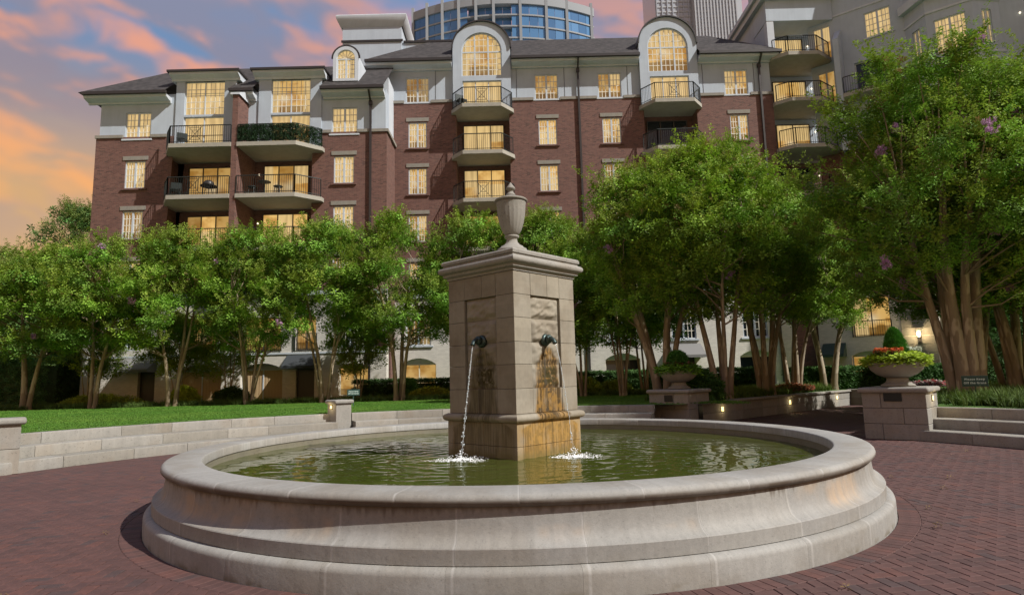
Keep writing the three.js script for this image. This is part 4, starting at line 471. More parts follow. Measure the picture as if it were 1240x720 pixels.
// lower wing
const leftWing = thing('apartment_building', 'lower brick apartment wing with paired balconies either side of a brick fin', 'building', [0, 0, -26.3], 0, 'wings of the apartment building');
{
  const P = leftWing, rows = [13.2, 10.17, 7.13], cols = [-22.03, -9.72], holes = [], X0 = -24.45, X1 = -7.2;
  for (const c of cols) for (const y of rows) holes.push({ x0: c - .6, x1: c + .6, y0: y, y1: y + 1.66 }); holes.push({ x0: -20.2, x1: -11.6, y0: 6.71, y1: 15.2 });
  mesh('brick_wall', wallGeo(X0, X1, 6.7, 16.36, holes.concat([{ x0: -19.85, x1: -11.1, y0: 15.2, y1: 16.355 }]), 1.3), M.brick, P); for (const [a, b] of [[X0 - .05, -22.85], [-21.2, -20.25], [-11.0, -10.5], [-8.95, -7.15]]) mesh('stone_band', box(a, b, 16.3, 16.48, -.2, .07), stoneMats[1], P);
  mesh('stucco_wall', wallGeo(X0 + .15, X1 - .08, 16.36, 19.0, [...cols.map((c) => ({ x0: c - .76, x1: c + .76, y0: 16.37, y1: 17.9 })), { x0: -19.85, x1: -16.2, y0: 16.365, y1: 18.99 }, { x0: -14.85, x1: -11.1, y0: 16.365, y1: 18.99 }], 1, -.06), M.stucco, P);
  for (const c of cols) { casement(P, c, 16.25, 1.52, 1.64, { z: -.05, sill: M.stuccoTrim, glass: pane[0] }); rows.forEach((y) => casement(P, c, y, 1.2, 1.66, { lintel: 1, sill: sillMat })); }
  mesh('recess_wall', box(-20.3, -11.5, 6.8, 15.2, -1.6, -1.3), M.brick, P); mesh('fin_wall', [box(-15.8, -15.48, 6.7, 18.3, -1.3, 1.32)], M.brick, P); mesh('fin_coping', boxUV(quadGeo([[[-15.9, 18.3, 1.42], [-15.38, 18.3, 1.42], [-15.38, 18.95, .0], [-15.9, 18.95, .0]], [[-15.9, 18.18, 1.42], [-15.38, 18.18, 1.42], [-15.38, 18.3, 1.42], [-15.9, 18.3, 1.42]], [[-15.38, 18.18, 1.42], [-15.38, 18.18, 0], [-15.38, 18.95, 0], [-15.38, 18.3, 1.42]]])), M.stuccoTrim, P);
  // glazed boxes that rise through the eaves
  for (const [a, b, g0, g1, gl] of [[-19.8, -16.2, -19.29, -16.91, pane[0]], [-14.85, -11.1, -14.11, -11.76, pane[1]]]) { const w = mesh('attic_box', wallGeo(a, b, 15.2, 20.0, [{ x0: g0, x1: g1, y0: 17.62, y1: 19.72 }, { x0: g0, x1: g1, y0: 15.36, y1: 17.5 }], 3.2, .03), M.stucco, P); const n = grid(g0 + .08, (g0 + g1) / 2 - .05, 17.7, 19.64, 4, 5, .042, -.012, .016).concat(grid((g0 + g1) / 2 + .05, g1 - .08, 17.7, 19.64, 4, 5, .03, -.012, .016)); glassDoor(w, g0, g1, 17.62, 19.72, -.1, 2, { frame: M.frame, glass: gl, bars: n }); glassDoor(w, g0, g1, 15.37, 17.5, -.1, 2, { frame: M.frame });
    const m = (a + b) / 2, hw = (b - a) / 2; mesh('box_cornice', boxUV(new THREE.ExtrudeGeometry(new THREE.Shape([[-.1, 19.72], [.06, 19.72], [.12, 19.84], [.42, 20.0], [.42, 20.12], [-3.4, 20.12], [-3.4, 19.72]].map((p) => new THREE.Vector2(...p))), { depth: 2 * hw + .5, bevelEnabled: false }).rotateY(-Math.PI / 2).translate(b + .25, 0, .04)), M.stuccoTrim, w); mesh('box_roof', box(a - .36, b + .32, 20.12, 20.25, -3.6, .56), M.gutter, w); }
  for (let k = 0; k < 3; k++) { const y = 15.33 - k * 3.03; balcony(P, [[-20.1, 0], [-20.05, .35], [-19.35, 1.4], [-15.81, 1.4], [-15.81, -1.29], [-20.19, -1.29], [-20.19, 0]].reverse(), y, [[-20.0, .4], [-19.32, 1.33], [-15.84, 1.33]], { panel: k < 2 && [-18.3, -17.5, y, 1.33] }); balcony(P, [[-15.47, -1.29], [-15.47, 1.4], [-12.1, 1.4], [-10.9, .35], [-10.87, 0], [-11.61, 0], [-11.61, -1.29]].reverse(), y, [[-15.44, 1.33], [-12.12, 1.33], [-10.95, .38]]); if (k) { glassDoor(P, -19.5, -16.86, y + .01, y + 2.5, -1.24, 3); glassDoor(P, -14.93, -12.18, y + .01, y + 2.52, -1.24, 3); lampBulb(P, -15.2, y + 1.95, -1.2); } }
  mesh('base_wall', wallGeo(X0, X1, .5, 6.7, [{ x0: -21.2, x1: -20.24, y0: .6, y1: 2.55 }, { x0: -12.3, x1: -11.25, y0: .6, y1: 2.5 }, { x0: -18.9, x1: -16.5, y0: .6, y1: 2.45, arch: .3 }, { x0: -15.42, x1: -13.05, y0: .6, y1: 2.45, arch: .3 }, { x0: -9.9, x1: -8.2, y0: .9, y1: 2.45, arch: .3 }, { x0: -18.65, x1: -16.9, y0: 3.5, y1: 5.4 }, { x0: -15.3, x1: -13.2, y0: 3.5, y1: 5.4 }, { x0: -12.35, x1: -11.2, y0: 3.5, y1: 5.4 }, { x0: -22.6, x1: -21.4, y0: 3.7, y1: 5.4 }, { x0: -10, x1: -8.6, y0: 3.6, y1: 5.3 }], .6), M.painted, P); mesh('backing', box(X0 + .1, X1 - .1, .5, 6.6, -1.2, -.75), M.mortar, P); mesh('string_course', box(X0 - .06, X1 + .06, 6.62, 6.86, 0, .1), M.stuccoTrim, P); mesh('string_course', box(X0 - .03, X1 + .03, 3.28, 3.38, 0, .05), M.stuccoTrim, P);
  mesh('door', box(-21.2, -20.24, .6, 2.55, -.3, -.24), M.gutter, P); mesh('door', box(-12.3, -11.25, .6, 2.5, -.3, -.24), M.gutter, P); awning(P, -22.0, -20.15, 3.27, 2.62, .95, M.awningGrey); awning(P, -12.8, -11.05, 3.24, 2.6, .95, M.awningDark);
  for (const [a, b] of [[-18.9, -16.5], [-15.42, -13.05]]) { const g = glassDoor(P, a, b, .6, 2.47, -.32, 2, { frame: M.frame, glass: M.wood }); mesh('fanlight', box(a, b, 2.47, 2.9, -.36, -.3), M.frame, g); for (let k = 1; k < 14; k++) { const x = lerp(a, b, k / 14); mesh('door_board', box(x - .06, x + .06, .66, 2.42, -.005, .012), M.wood, g); } } glassDoor(P, -9.9, -8.2, .9, 2.46, -.32, 2, { frame: M.creamFrame, glass: pane[4] }); mesh('fanlight', box(-9.9, -8.2, 2.47, 2.85, -.36, -.3), M.frame, P);
  for (const [a, b, y0, y1] of [[-18.65, -16.9, 3.5, 5.4], [-15.3, -13.2, 3.5, 5.4], [-12.35, -11.2, 3.5, 5.4]]) { glassDoor(P, a, b, y0, y1, -.2, 2, { frame: M.bronzeFrame, glass: pane[4] }); mesh('window_guard', railing([[a - .05, .06], [b + .05, .06]], y0 - .02, .95), M.rail, P); } casement(P, -22.0, 3.7, 1.2, 1.7, { glass: M.darkGlass }); casement(P, -9.3, 3.6, 1.4, 1.7, { glass: M.darkGlass });
  eave(P, -25.0, -20.1, 18.85, -.06); eave(P, -16.35, -15.0, 18.85, -.06); eave(P, -11.0, -7.3, 18.85, -.06); downspout(P, -8.15, 1, 18.2);
  const e = 18.87, yr = 22.1, zr = -3.0; mesh('roof', quadGeo([[[-25.2, e, .74], [-20.15, e, .74], [-20.15, yr, zr], [-21.4, yr, zr]], [[-20.15, 20.42, -1.05], [-16.2, 20.42, -1.05], [-16.2, yr, zr], [-20.15, yr, zr]], [[-16.35, e, .74], [-15.0, e, .74], [-15.0, yr, zr], [-16.35, yr, zr]], [[-15.0, 20.42, -1.05], [-11.0, 20.42, -1.05], [-11.0, yr, zr], [-15, yr, zr]], [[-11.0, e, .74], [-7.25, e, .74], [-7.25, yr, zr], [-11, yr, zr]], [[-25.2, e, .74], [-21.4, yr, zr], [-21.4, yr, -8], [-25.2, e, -8]], [[-21.4, yr, zr], [-7.25, yr, zr], [-7.25, yr, -8], [-21.4, yr, -8]]]), M.shingle, P);
  mesh('side_wall', [box(-7.7, -7.22, .5, 16.3, -2.6, -1.3)], M.brick, P); mesh('side_gable', [box(-7.7, -7.3, 16.3, 20.2, -2.7, -1.0)], M.stuccoTrim, P); mesh('side_coping', box(-7.75, -7.1, 16.3, 16.48, -2.6, .06), stoneMats[1], P); mesh('end_wall', [box(X0, X0 + .5, 6.7, 16.3, -8, -1.3), box(X0, X0 + .5, .5, 6.7, -8, -.6)], M.brick, P);
  const c = -9.66, s = new THREE.Shape(rectPath({ x0: c - .76, x1: c + .76, y0: 19.5, y1: 20.94, arch: 1 }).getPoints(20)); s.holes = [rectPath({ x0: c - .55, x1: c + .55, y0: 19.66, y1: 20.94, arch: 1 })]; const d = mesh('dormer', boxUV(new THREE.ExtrudeGeometry(s, { depth: 2.2, bevelEnabled: false }).translate(0, 0, -2.1)), M.stuccoTrim, P); const rb = []; for (let k = 0; k < 16; k++) { const a = Math.PI * k / 16, b = Math.PI * (k + 1) / 16; rb.push(bar([c + .79 * Math.cos(a), 20.94 + .79 * Math.sin(a), .06], [c + .79 * Math.cos(b), 20.94 + .79 * Math.sin(b), .06], .07, .16)); } mesh('dormer_hood', rb, M.gutter, d); const dw = casement(d, c, 19.66, 1.1, 1.3, { z: .02, glass: pane[0] }); const fan = new THREE.Shape(rectPath({ x0: -.55, x1: .55, y0: 1.3, y1: 1.3, arch: 1 }).getPoints(20)); mesh('lit_window_pane', uvFit(new THREE.ExtrudeGeometry(fan, { depth: .01, bevelEnabled: false }).translate(0, 0, -.03), -.55, .55, 1.3, 1.85), pane[0], dw); mesh('fan_bars', [0, 1, 2, 3, 4, 5, 6].map((k) => bar([0, 1.3, 0], [.54 * Math.cos(Math.PI * (k + .5) / 7), 1.3 + .54 * Math.sin(Math.PI * (k + .5) / 7), 0], .03)), M.creamFrame, dw);
}
// angled wing
const rightWing = thing('apartment_building', 'grey stucco apartment wing with a three sided bay window and stacked corner balconies', 'building', [21.4, 0, -28.9], rad(-39), 'wings of the apartment building');
{
  const P = rightWing, win = [{ x0: 1.68, x1: 3.1, y0: 22.3, y1: 23.95 }, { x0: -1.3, x1: -.28, y0: 21.75, y1: 24.0 }, { x0: -1.25, x1: -.25, y0: 18.7, y1: 20.9 }, { x0: .9, x1: 2.9, y0: 18.7, y1: 20.9 }];
  mesh('stucco_wall', wallGeo(-1.6, 14, 15.6, 29, win, .6), M.stucco, P); mesh('brick_wall', wallGeo(-1.6, 14, 6.9, 15.6, [{ x0: .6, x1: 2.9, y0: 12.6, y1: 14.8 }, { x0: .6, x1: 2.9, y0: 9.6, y1: 11.8 }], .6), M.brick, P); mesh('string_course', box(-1.6, 3.4, 24.4, 24.52, 0, .05), M.stuccoTrim, P); mesh('string_course', box(-1.6, 14, 15.5, 15.7, 0, .08), M.stuccoTrim, P);
  casement(P, 2.39, 22.3, 1.42, 1.65, { glass: pane[0], sill: M.stuccoTrim }); casement(P, -.79, 21.75, 1.02, 2.25, { nx: 1, ny: 2, glass: pane[2] }); casement(P, -.75, 18.7, 1.0, 2.2, { nx: 1, ny: 2, glass: pane[4] }); glassDoor(P, .9, 2.9, 18.7, 20.9, -.2, 2, { frame: M.frame, glass: M.darkGlass }); glassDoor(P, .6, 2.9, 12.6, 14.8, -.2, 2, { glass: M.darkGlass }); glassDoor(P, .6, 2.9, 9.6, 11.8, -.2, 2, { glass: M.darkGlass });
  mesh('fin_wall', quadGeo([[[.0, 15, 1.3], [.32, 15, 1.3], [.32, 22.3, 1.3], [.0, 22.3, 1.3]], [[.0, 15, 0], [.0, 15, 1.3], [.0, 22.3, 1.3], [.0, 23.4, 0]], [[.32, 15, 1.3], [.32, 15, 0], [.32, 23.4, 0], [.32, 22.3, 1.3]], [[.0, 22.3, 1.3], [.32, 22.3, 1.3], [.32, 23.4, 0], [.0, 23.4, 0]]]), M.stucco, P);
  for (const y of [18.6, 15.56, 12.5]) balcony(P, [[.33, 0.001], [.33, 1.3], [3.2, 1.3], [3.2, .001]].reverse(), y, [[.38, 1.24], [3.15, 1.24], [3.15, .05]]);
  // bay
  const B = [[3.75, 0], [4.9, 1.15], [7.1, 1.15], [8.25, 0]]; mesh('bay', [0, 1, 2].map((k) => { const a = B[k], b = B[k + 1], L = Math.hypot(b[0] - a[0], b[1] - a[1]), w = k === 1 ? [.35, L - .35] : [L * .32, L * .68]; return wallGeo(0, L, 9, 29, [{ x0: w[0], x1: w[1], y0: 19.5, y1: 21.5 }, { x0: w[0], x1: w[1], y0: 16.4, y1: 18.3 }], .25).rotateY(-Math.atan2(b[1] - a[1], b[0] - a[0])).translate(a[0], 0, a[1]); }), M.stucco, P);
  for (let k = 0; k < 3; k++) { const a = B[k], b = B[k + 1], L = Math.hypot(b[0] - a[0], b[1] - a[1]), w = k === 1 ? L - .7 : L * .36; for (const y of [19.5, 16.4]) { const c = casement(P, 0, y, w, y > 19 ? 2.0 : 1.9, { nx: k === 1 ? 4 : 2, ny: 5, glass: pane[0] }); const t = -Math.atan2(b[1] - a[1], b[0] - a[0]); c.rotation.y = t; c.position.set((a[0] + b[0]) / 2 - Math.sin(t) * .12, y, (a[1] + b[1]) / 2 - Math.cos(t) * .12); } for (const [y, hh, out] of [[18.95, .14, .08], [22.0, .12, .06], [17.95 - 2.3, .14, .08], [22.9, .5, .32], [18.45, .09, .05]]) { const t = -Math.atan2(b[1] - a[1], b[0] - a[0]); mesh('bay_moulding', box(-.04, L + .04, y, y + hh, .001 + k * .001, out + k * .001).rotateY(t).translate(a[0], 0, a[1]), M.stuccoTrim, P); } }
  casement(P, 10.6, 19.4, 1.4, 2.2, { glass: M.darkGlass, z: .12 }); lampBulb(P, 9.1, 20.9, .1); balcony(P, [[9.4, .001], [9.4, 1.3], [13, 1.3], [13, .001]].reverse(), 18.6, [[9.45, .05], [9.45, 1.24], [12.9, 1.24]]);
  mesh('base_wall', wallGeo(-2.6, 3.66, .5, 6.9, [{ x0: -.85, x1: 1.0, y0: .9, y1: 2.45, arch: .3 }, { x0: -.62, x1: 1.4, y0: 3.62, y1: 6.0 }], .6), M.painted, P); mesh('base_return', box(3.66, 14, .5, 6.9, -3.2, -2.6), M.painted, P); mesh('base_side', box(3.2, 3.66, .5, 6.9, -2.6, -.6), M.painted, P); mesh('backing', box(-2.5, 3.1, .5, 6.9, -1.1, -.75), M.mortar, P); mesh('quoin_panel', [0, 1, 2, 3, 4, 5, 6, 7].map((k) => rbox(1.9, 3.62, 1.0 + k * .5, 1.47 + k * .5, 0, .035, .008)), stoneMats[2], P);
  glassDoor(P, -.85, 1.0, .9, 2.46, -.3, 2, { frame: M.frame, glass: pane[4] }); mesh('fanlight', box(-.85, 1.0, 2.47, 2.85, -.33, -.27), M.frame, P); glassDoor(P, -.62, 1.4, 3.62, 6.0, -.3, 2, { glass: pane[3] }); mesh('window_guard', railing([[-.66, .06], [1.44, .06]], 3.6, .95), M.rail, P); awning(P, -2.4, -1.1, 3.3, 2.6, 1.0, M.awningGreen);
  // corner stack between the two wings, square to the central block (built in world axes)
  const Q = new THREE.Group(); Q.name = 'corner_stack'; Q.rotation.y = rad(39); Q.position.copy(new THREE.Vector3(-21.4, 0, 28.9).applyAxisAngle(new THREE.Vector3(0, 1, 0), rad(39))); P.add(Q);
  mesh('stucco_wall', [box(17.02, 22, 15.6, 27.5, -31.5, -31), box(17.03, 17.5, 22.25, 27.2, -44, -29.36)], M.stucco, Q); mesh('brick_wall', box(17.02, 22, .5, 15.6, -31.5, -31), M.brick, Q); mesh('corner_column', box(17.0, 17.45, 21.7, 24.25, -29.34, -28.9), M.stuccoTrim, Q); mesh('beam', box(16.99, 21.3, 24.26, 25.69, -30.98, -28.88), M.stucco, Q); mesh('cornice', [box(16.7, 21.6, 25.7, 26.1, -44, -28.6), box(16.5, 21.8, 26.1, 26.3, -44, -28.4)], M.stuccoTrim, Q);
  for (const y of [21.65, 18.6, 15.56, 12.53]) { balcony(Q, [[16.95, -29.2], [17.0, -28.6], [17.8, -27.95], [19.7, -27.95], [21.0, -28.9], [21.0, -30.98], [17.03, -30.98]].reverse(), y, [[17.08, -28.55], [17.85, -28.02], [19.66, -28.02], [20.9, -28.95]]); glassDoor(Q, 17.95, 20.2, y + .01, y + 2.45, -30.94, 2, { glass: y > 20 ? pane[0] : y > 18 ? pane[1] : y > 15 ? pane[2] : M.darkGlass }); lampBulb(Q, 20.55, y + 1.9, -30.9); }
}
{ // lit lantern
  const pos = new THREE.Vector3(2.76, 3.6, .04).applyAxisAngle(new THREE.Vector3(0, 1, 0), rad(-39)).add(new THREE.Vector3(21.4, 0, -28.9)), o = thing('wall_lantern', 'lit carriage lantern on the pale ground floor wall of the grey wing', 'lantern', [pos.x, pos.y, pos.z], rad(-39));
  mesh('bracket', [box(-.09, .09, -.55, -.2, 0, .03), bar([0, -.35, .02], [0, -.32, .22], .03)], M.bronzeFrame, o); mesh('lantern_frame', [box(-.15, .15, .22, .26, .06, .36), box(-.1, .1, -.32, -.28, .11, .31), ...[-1, 1].flatMap((a) => [-1, 1].map((b) => bar([a * .09, -.3, .21 + b * .09], [a * .14, .24, .21 + b * .14], .018)))], M.bronzeFrame, o); mesh('lantern_lamp', plain(new THREE.SphereGeometry(.12, 12, 10).scale(1, 1.5, 1).translate(0, -.02, .21)), mat({ color: lin(1, .9, .7), emissive: lin(1, .8, .45), emissiveIntensity: 3 }), o);
  const l = new THREE.PointLight(lin(1, .76, .42), 5, 12, 2); l.position.copy(new THREE.Vector3(0, -.02, .21).applyAxisAngle(new THREE.Vector3(0, 1, 0), rad(-39)).add(pos)); l.castShadow = true; l.shadow.radius = 4; scene.add(l);
}
{ // furniture on the balconies
  const tableSet = (x, y, z) => { const t = thing('bistro_table', 'tall round bistro table on the lower wing balcony, between two stools', 'table', [x, y, z]); mesh('table_top', lathe([[0, .93], [.33, .93], [.34, .95], [.33, .97], [0, .97]], 24), M.rail, t); mesh('leg', lathe([[.03, .02], [.03, .93]], 10), M.rail, t); mesh('base', lathe([[0, 0], [.22, 0], [.2, .03], [0, .05]], 20), M.rail, t); for (const s of [-1, 1]) { const o = thing('bar_stool', 'dark bar stool beside the tall bistro table', 'stool', [x + s * .75, y, z - .1], 0, 'stools at the bistro table'); mesh('seat', lathe([[0, .66], [.24, .66], [.27, .69], [.24, .72], [0, .73]], 20), M.rail, o); for (const [a, b] of [[-1, -1], [1, -1], [1, 1], [-1, 1]]) mesh('leg', bar([a * .14, .66, b * .14], [a * .2, 0, b * .2], .028), M.rail, o); } };
  tableSet(-14.2, 12.31, -25.9);
  const grill = thing('kettle_grill', 'round black kettle grill on the balcony beside the brick fin', 'grill', [-17.3, 12.31, -25.6]); mesh('bowl', plain(new THREE.SphereGeometry(.3, 20, 14).scale(1, .85, 1).translate(0, .78, 0)), M.gutter, grill); mesh('shelf', lathe([[0, .66], [.46, .66], [.46, .69], [0, .7]], 24), M.gutter, grill); for (let k = 0; k < 3; k++) mesh('leg', bar([.14 * Math.cos(k * 2.1), .6, .14 * Math.sin(k * 2.1)], [.3 * Math.cos(k * 2.1), 0, .3 * Math.sin(k * 2.1)], .025), M.gutter, grill);
  const chair = (x, y, z, turn, label) => { const o = thing('patio_chair', label, 'chair', [x, y, z], turn, 'patio chairs'); mesh('seat', rbox(-.28, .28, .4, .46, -.28, .28, .02), M.rail, o); mesh('backrest', rbox(-.28, .28, .46, .95, -.3, -.25, .02), M.rail, o); for (const [a, b] of [[-1, -1], [1, -1], [1, 1], [-1, 1]]) mesh('leg', box(a * .25 - .02, a * .25 + .02, 0, .4, b * .25 - .02, b * .25 + .02), M.rail, o); };
  chair(-18.9, 15.34, -25.5, .5, 'dark patio chair on the top balcony of the lower wing'); chair(-19.1, 12.31, -25.4, .4, 'dark patio chair on the balcony with the kettle grill'); chair(-2.9, 18.63, -28.3, .6, 'dark patio chair on the balcony under an arched bay');
  const R = rng(88), hedge = thing('ivy_screen', 'dark green ivy screen woven through a balcony railing', 'hedge', [0, 0, 0]), l = []; for (let k = 0; k < 2600; k++) { const t = R(), on = R() < .78; const x = on ? lerp(-15.42, -12.12, t) : lerp(-12.12, -10.95, t), z = on ? 1.3 : lerp(1.33, .38, t) - .03; l.push([x, 15.4 + R() * .95, -26.3 + z + (R() - .5) * .1, R() * 6.28, R() * 2, .8, ...mul([.02, .055, .018], .5 + R())]); } scatter('ivy_leaves', G.spray, leafMat, l, hedge);
}
// ---------------------------------------------------------------- towers beyond
{
  const o = thing('glass_tower', 'curved blue glass tower with grey piers rising behind the roof', 'tower', [-.8, 0, -190]), glass = new THREE.MeshPhysicalMaterial({ color: lin(.10, .23, .42), roughness: .15, metalness: .2 }), steel = mat({ color: lin(.25, .275, .30) }), darkG = new THREE.MeshPhysicalMaterial({ color: lin(.08, .18, .34), roughness: .12, metalness: .25 }), N = 22, R = rng(12);
  const pt = (k) => { const a = lerp(-.54, .54, k / N); return [60 * Math.sin(a), 60 * Math.cos(a) - 52]; };
  for (let k = 0; k < N; k++) { const a = pt(k), b = pt(k + 1), turn = -Math.atan2(b[1] - a[1], b[0] - a[0]), L = Math.hypot(b[0] - a[0], b[1] - a[1]), inset = k >= 7 && k < 12; for (let f = 0; f < 4; f++) { const y1 = 124.6 - f * 4, g = box(.06, L - .06, y1 - 3.4, y1, inset ? -1.6 : -.2, inset ? -1.4 : 0).rotateY(turn).translate(a[0], 0, a[1]); mesh('window_band', g, R() < .3 || inset ? darkG : glass, o); } }
  const ring = (y0, y1, r0, r1, m, name) => mesh(name, ringBlock([[r0, y0], [r1, y0], [r1, y1], [r0, y1]], Math.PI - .545, Math.PI + .545, 30).translate(0, 0, -52), m, o); ring(124.7, 127.6, 58, 60.5, steel, 'parapet'); for (const y of [112.6, 116.7, 120.7]) ring(y, y + .5, 57, 60.25, steel, 'floor_band'); for (const k of [0, 2, 4, 6, 8, 10, 13, 16, 18.5, 21.8]) { const p = pt(k); mesh('pier', box(p[0] - .45, p[0] + .45, 60, 129.2, p[1] - .3, p[1] + .7), steel, o); } mesh('core', box(-27, 27, 0, 123, -22, -3), steel, o);
  mesh('roof_mast', [box(-13, -12.7, 127, 132, -8, -7.7), box(-16, -9, 130.8, 131.4, -8, -7.8)], steel, o);
}
{
  const o = thing('skyscraper', 'tall grey ribbed skyscraper beyond the hipped roof', 'tower', [0, 0, -420]), grey = mat({ color: lin(.38, .41, .45) }), dark = new THREE.MeshPhysicalMaterial({ color: lin(.38, .41, .45), roughness: .12, metalness: .1 });
  mesh('shaft', box(140, 172, 0, 330, -40, -.6), dark, o); mesh('dark_shaft', box(113, 141, 0, 330, -45, -6), dark, o); for (let k = 0; k <= 13; k++) { const x = 141 + k * 2.35; mesh('rib', box(x - .5, x + .5, 150, 330, -.6, .5), grey, o); } for (let k = 0; k < 7; k++) { const x = 114 + k * 4; mesh('rib', box(x - .35, x + .35, 150, 330, -6, -5.2), dark, o); } for (let y = 236; y < 330; y += 4) mesh('spandrel', box(140.5, 171.8, y, y + 1.5, -.6, -.2), grey, o); for (let y = 236; y < 330; y += 4) mesh('spandrel', box(113.3, 139.8, y, y + 1.2, -6, -5.6), grey, o); mesh('stepped_side', box(172, 179, 0, 322, -30, -8), grey, o);
}
// ---------------------------------------------------------------- trees
const sprayLarge = leafGeo(8, .135, .066, 4), spraySmall = leafGeo(8, .1, .05, 7), tassel = leafGeo(9, .05, .028, 15, .7, .9);
function shootGeo(seed, len, leaf) { // five leafy shoots fanning up and out
  const R = rng(seed), spr = leafGeo(3, leaf, leaf * .48, seed + 1, .5, .5); return clumpGeo(spr, 75, (r) => { const k = Math.floor(r() * 5), t = Math.pow(r(), .8), a = k * 1.257 + .4, sp = .35 + .25 * ((k * 7) % 3) / 2; return { x: Math.cos(a) * sp * t * len * (1 + .3 * t) + (r() - .5) * .05, y: len * t * (.75 + .25 * ((k * 5) % 4) / 3), z: Math.sin(a) * sp * t * len + (r() - .5) * .05, s: .8 + .4 * r() - .3 * t, pitch: (r() - .5) }; }, seed + 2, .4); }
const shoots = [1, 2, 3].map((k) => shootGeo(560 + k * 5, .85, .11));
const blob = (r) => (R) => { const a = R() * 6.283, u = R() * 2 - 1, q = Math.sqrt(1 - u * u), d = r * Math.pow(R(), .45); return { x: Math.cos(a) * q * d * 1.15, y: u * d * .66, z: Math.sin(a) * q * d * 1.15 }; };
const clumpsLarge = [1, 2, 3, 4].map((k) => clumpGeo(sprayLarge, 40, blob(.64), 500 + k)), clumpsSmall = [1, 2, 3, 4].map((k) => clumpGeo(spraySmall, 64, blob(.62), 520 + k));
function crown(R, clumps, n, geos, tone, parent, sc = 1) { const lists = geos.map(() => []), per = geos === clumpsSmall ? 150 : 95, tot = clumps.reduce((s, c) => s + c.r * c.r, 0); for (const c of clumps) { const k = Math.max(1, Math.round(n / per * c.r * c.r / tot)); for (let i = 0; i < k; i++) { const a = R() * 6.283, d = Math.max(0, c.r - .45) * Math.sqrt(R()), t = tone(R, c); lists[Math.floor(R() * geos.length)].push([c.x + Math.cos(a) * d, c.y + (R() - .5) * c.r * .5, c.z + Math.sin(a) * d, R() * 6.283, (R() - .5) * .5, sc * (.8 + .4 * R()), ...t]); } } geos.forEach((g, k) => lists[k].length && scatter('crown', g, clumpMat, lists[k], parent));
  const sl = shoots.map(() => []); for (const c of clumps) for (let i = 0; i < 3; i++) { const a = R() * 6.283, d = c.r * (.3 + .6 * R()), t = tone(R, c); sl[Math.floor(R() * 3)].push([c.x + Math.cos(a) * d, c.y + c.r * (.1 + .3 * R()), c.z + Math.sin(a) * d, R() * 6.283, (R() - .5) * .9, sc * (.7 + .6 * R()), ...mixc(t, [.40, .42, .06], .35)]); } shoots.forEach((g, k) => sl[k].length && scatter('crown', g, clumpMat, sl[k], parent)); }
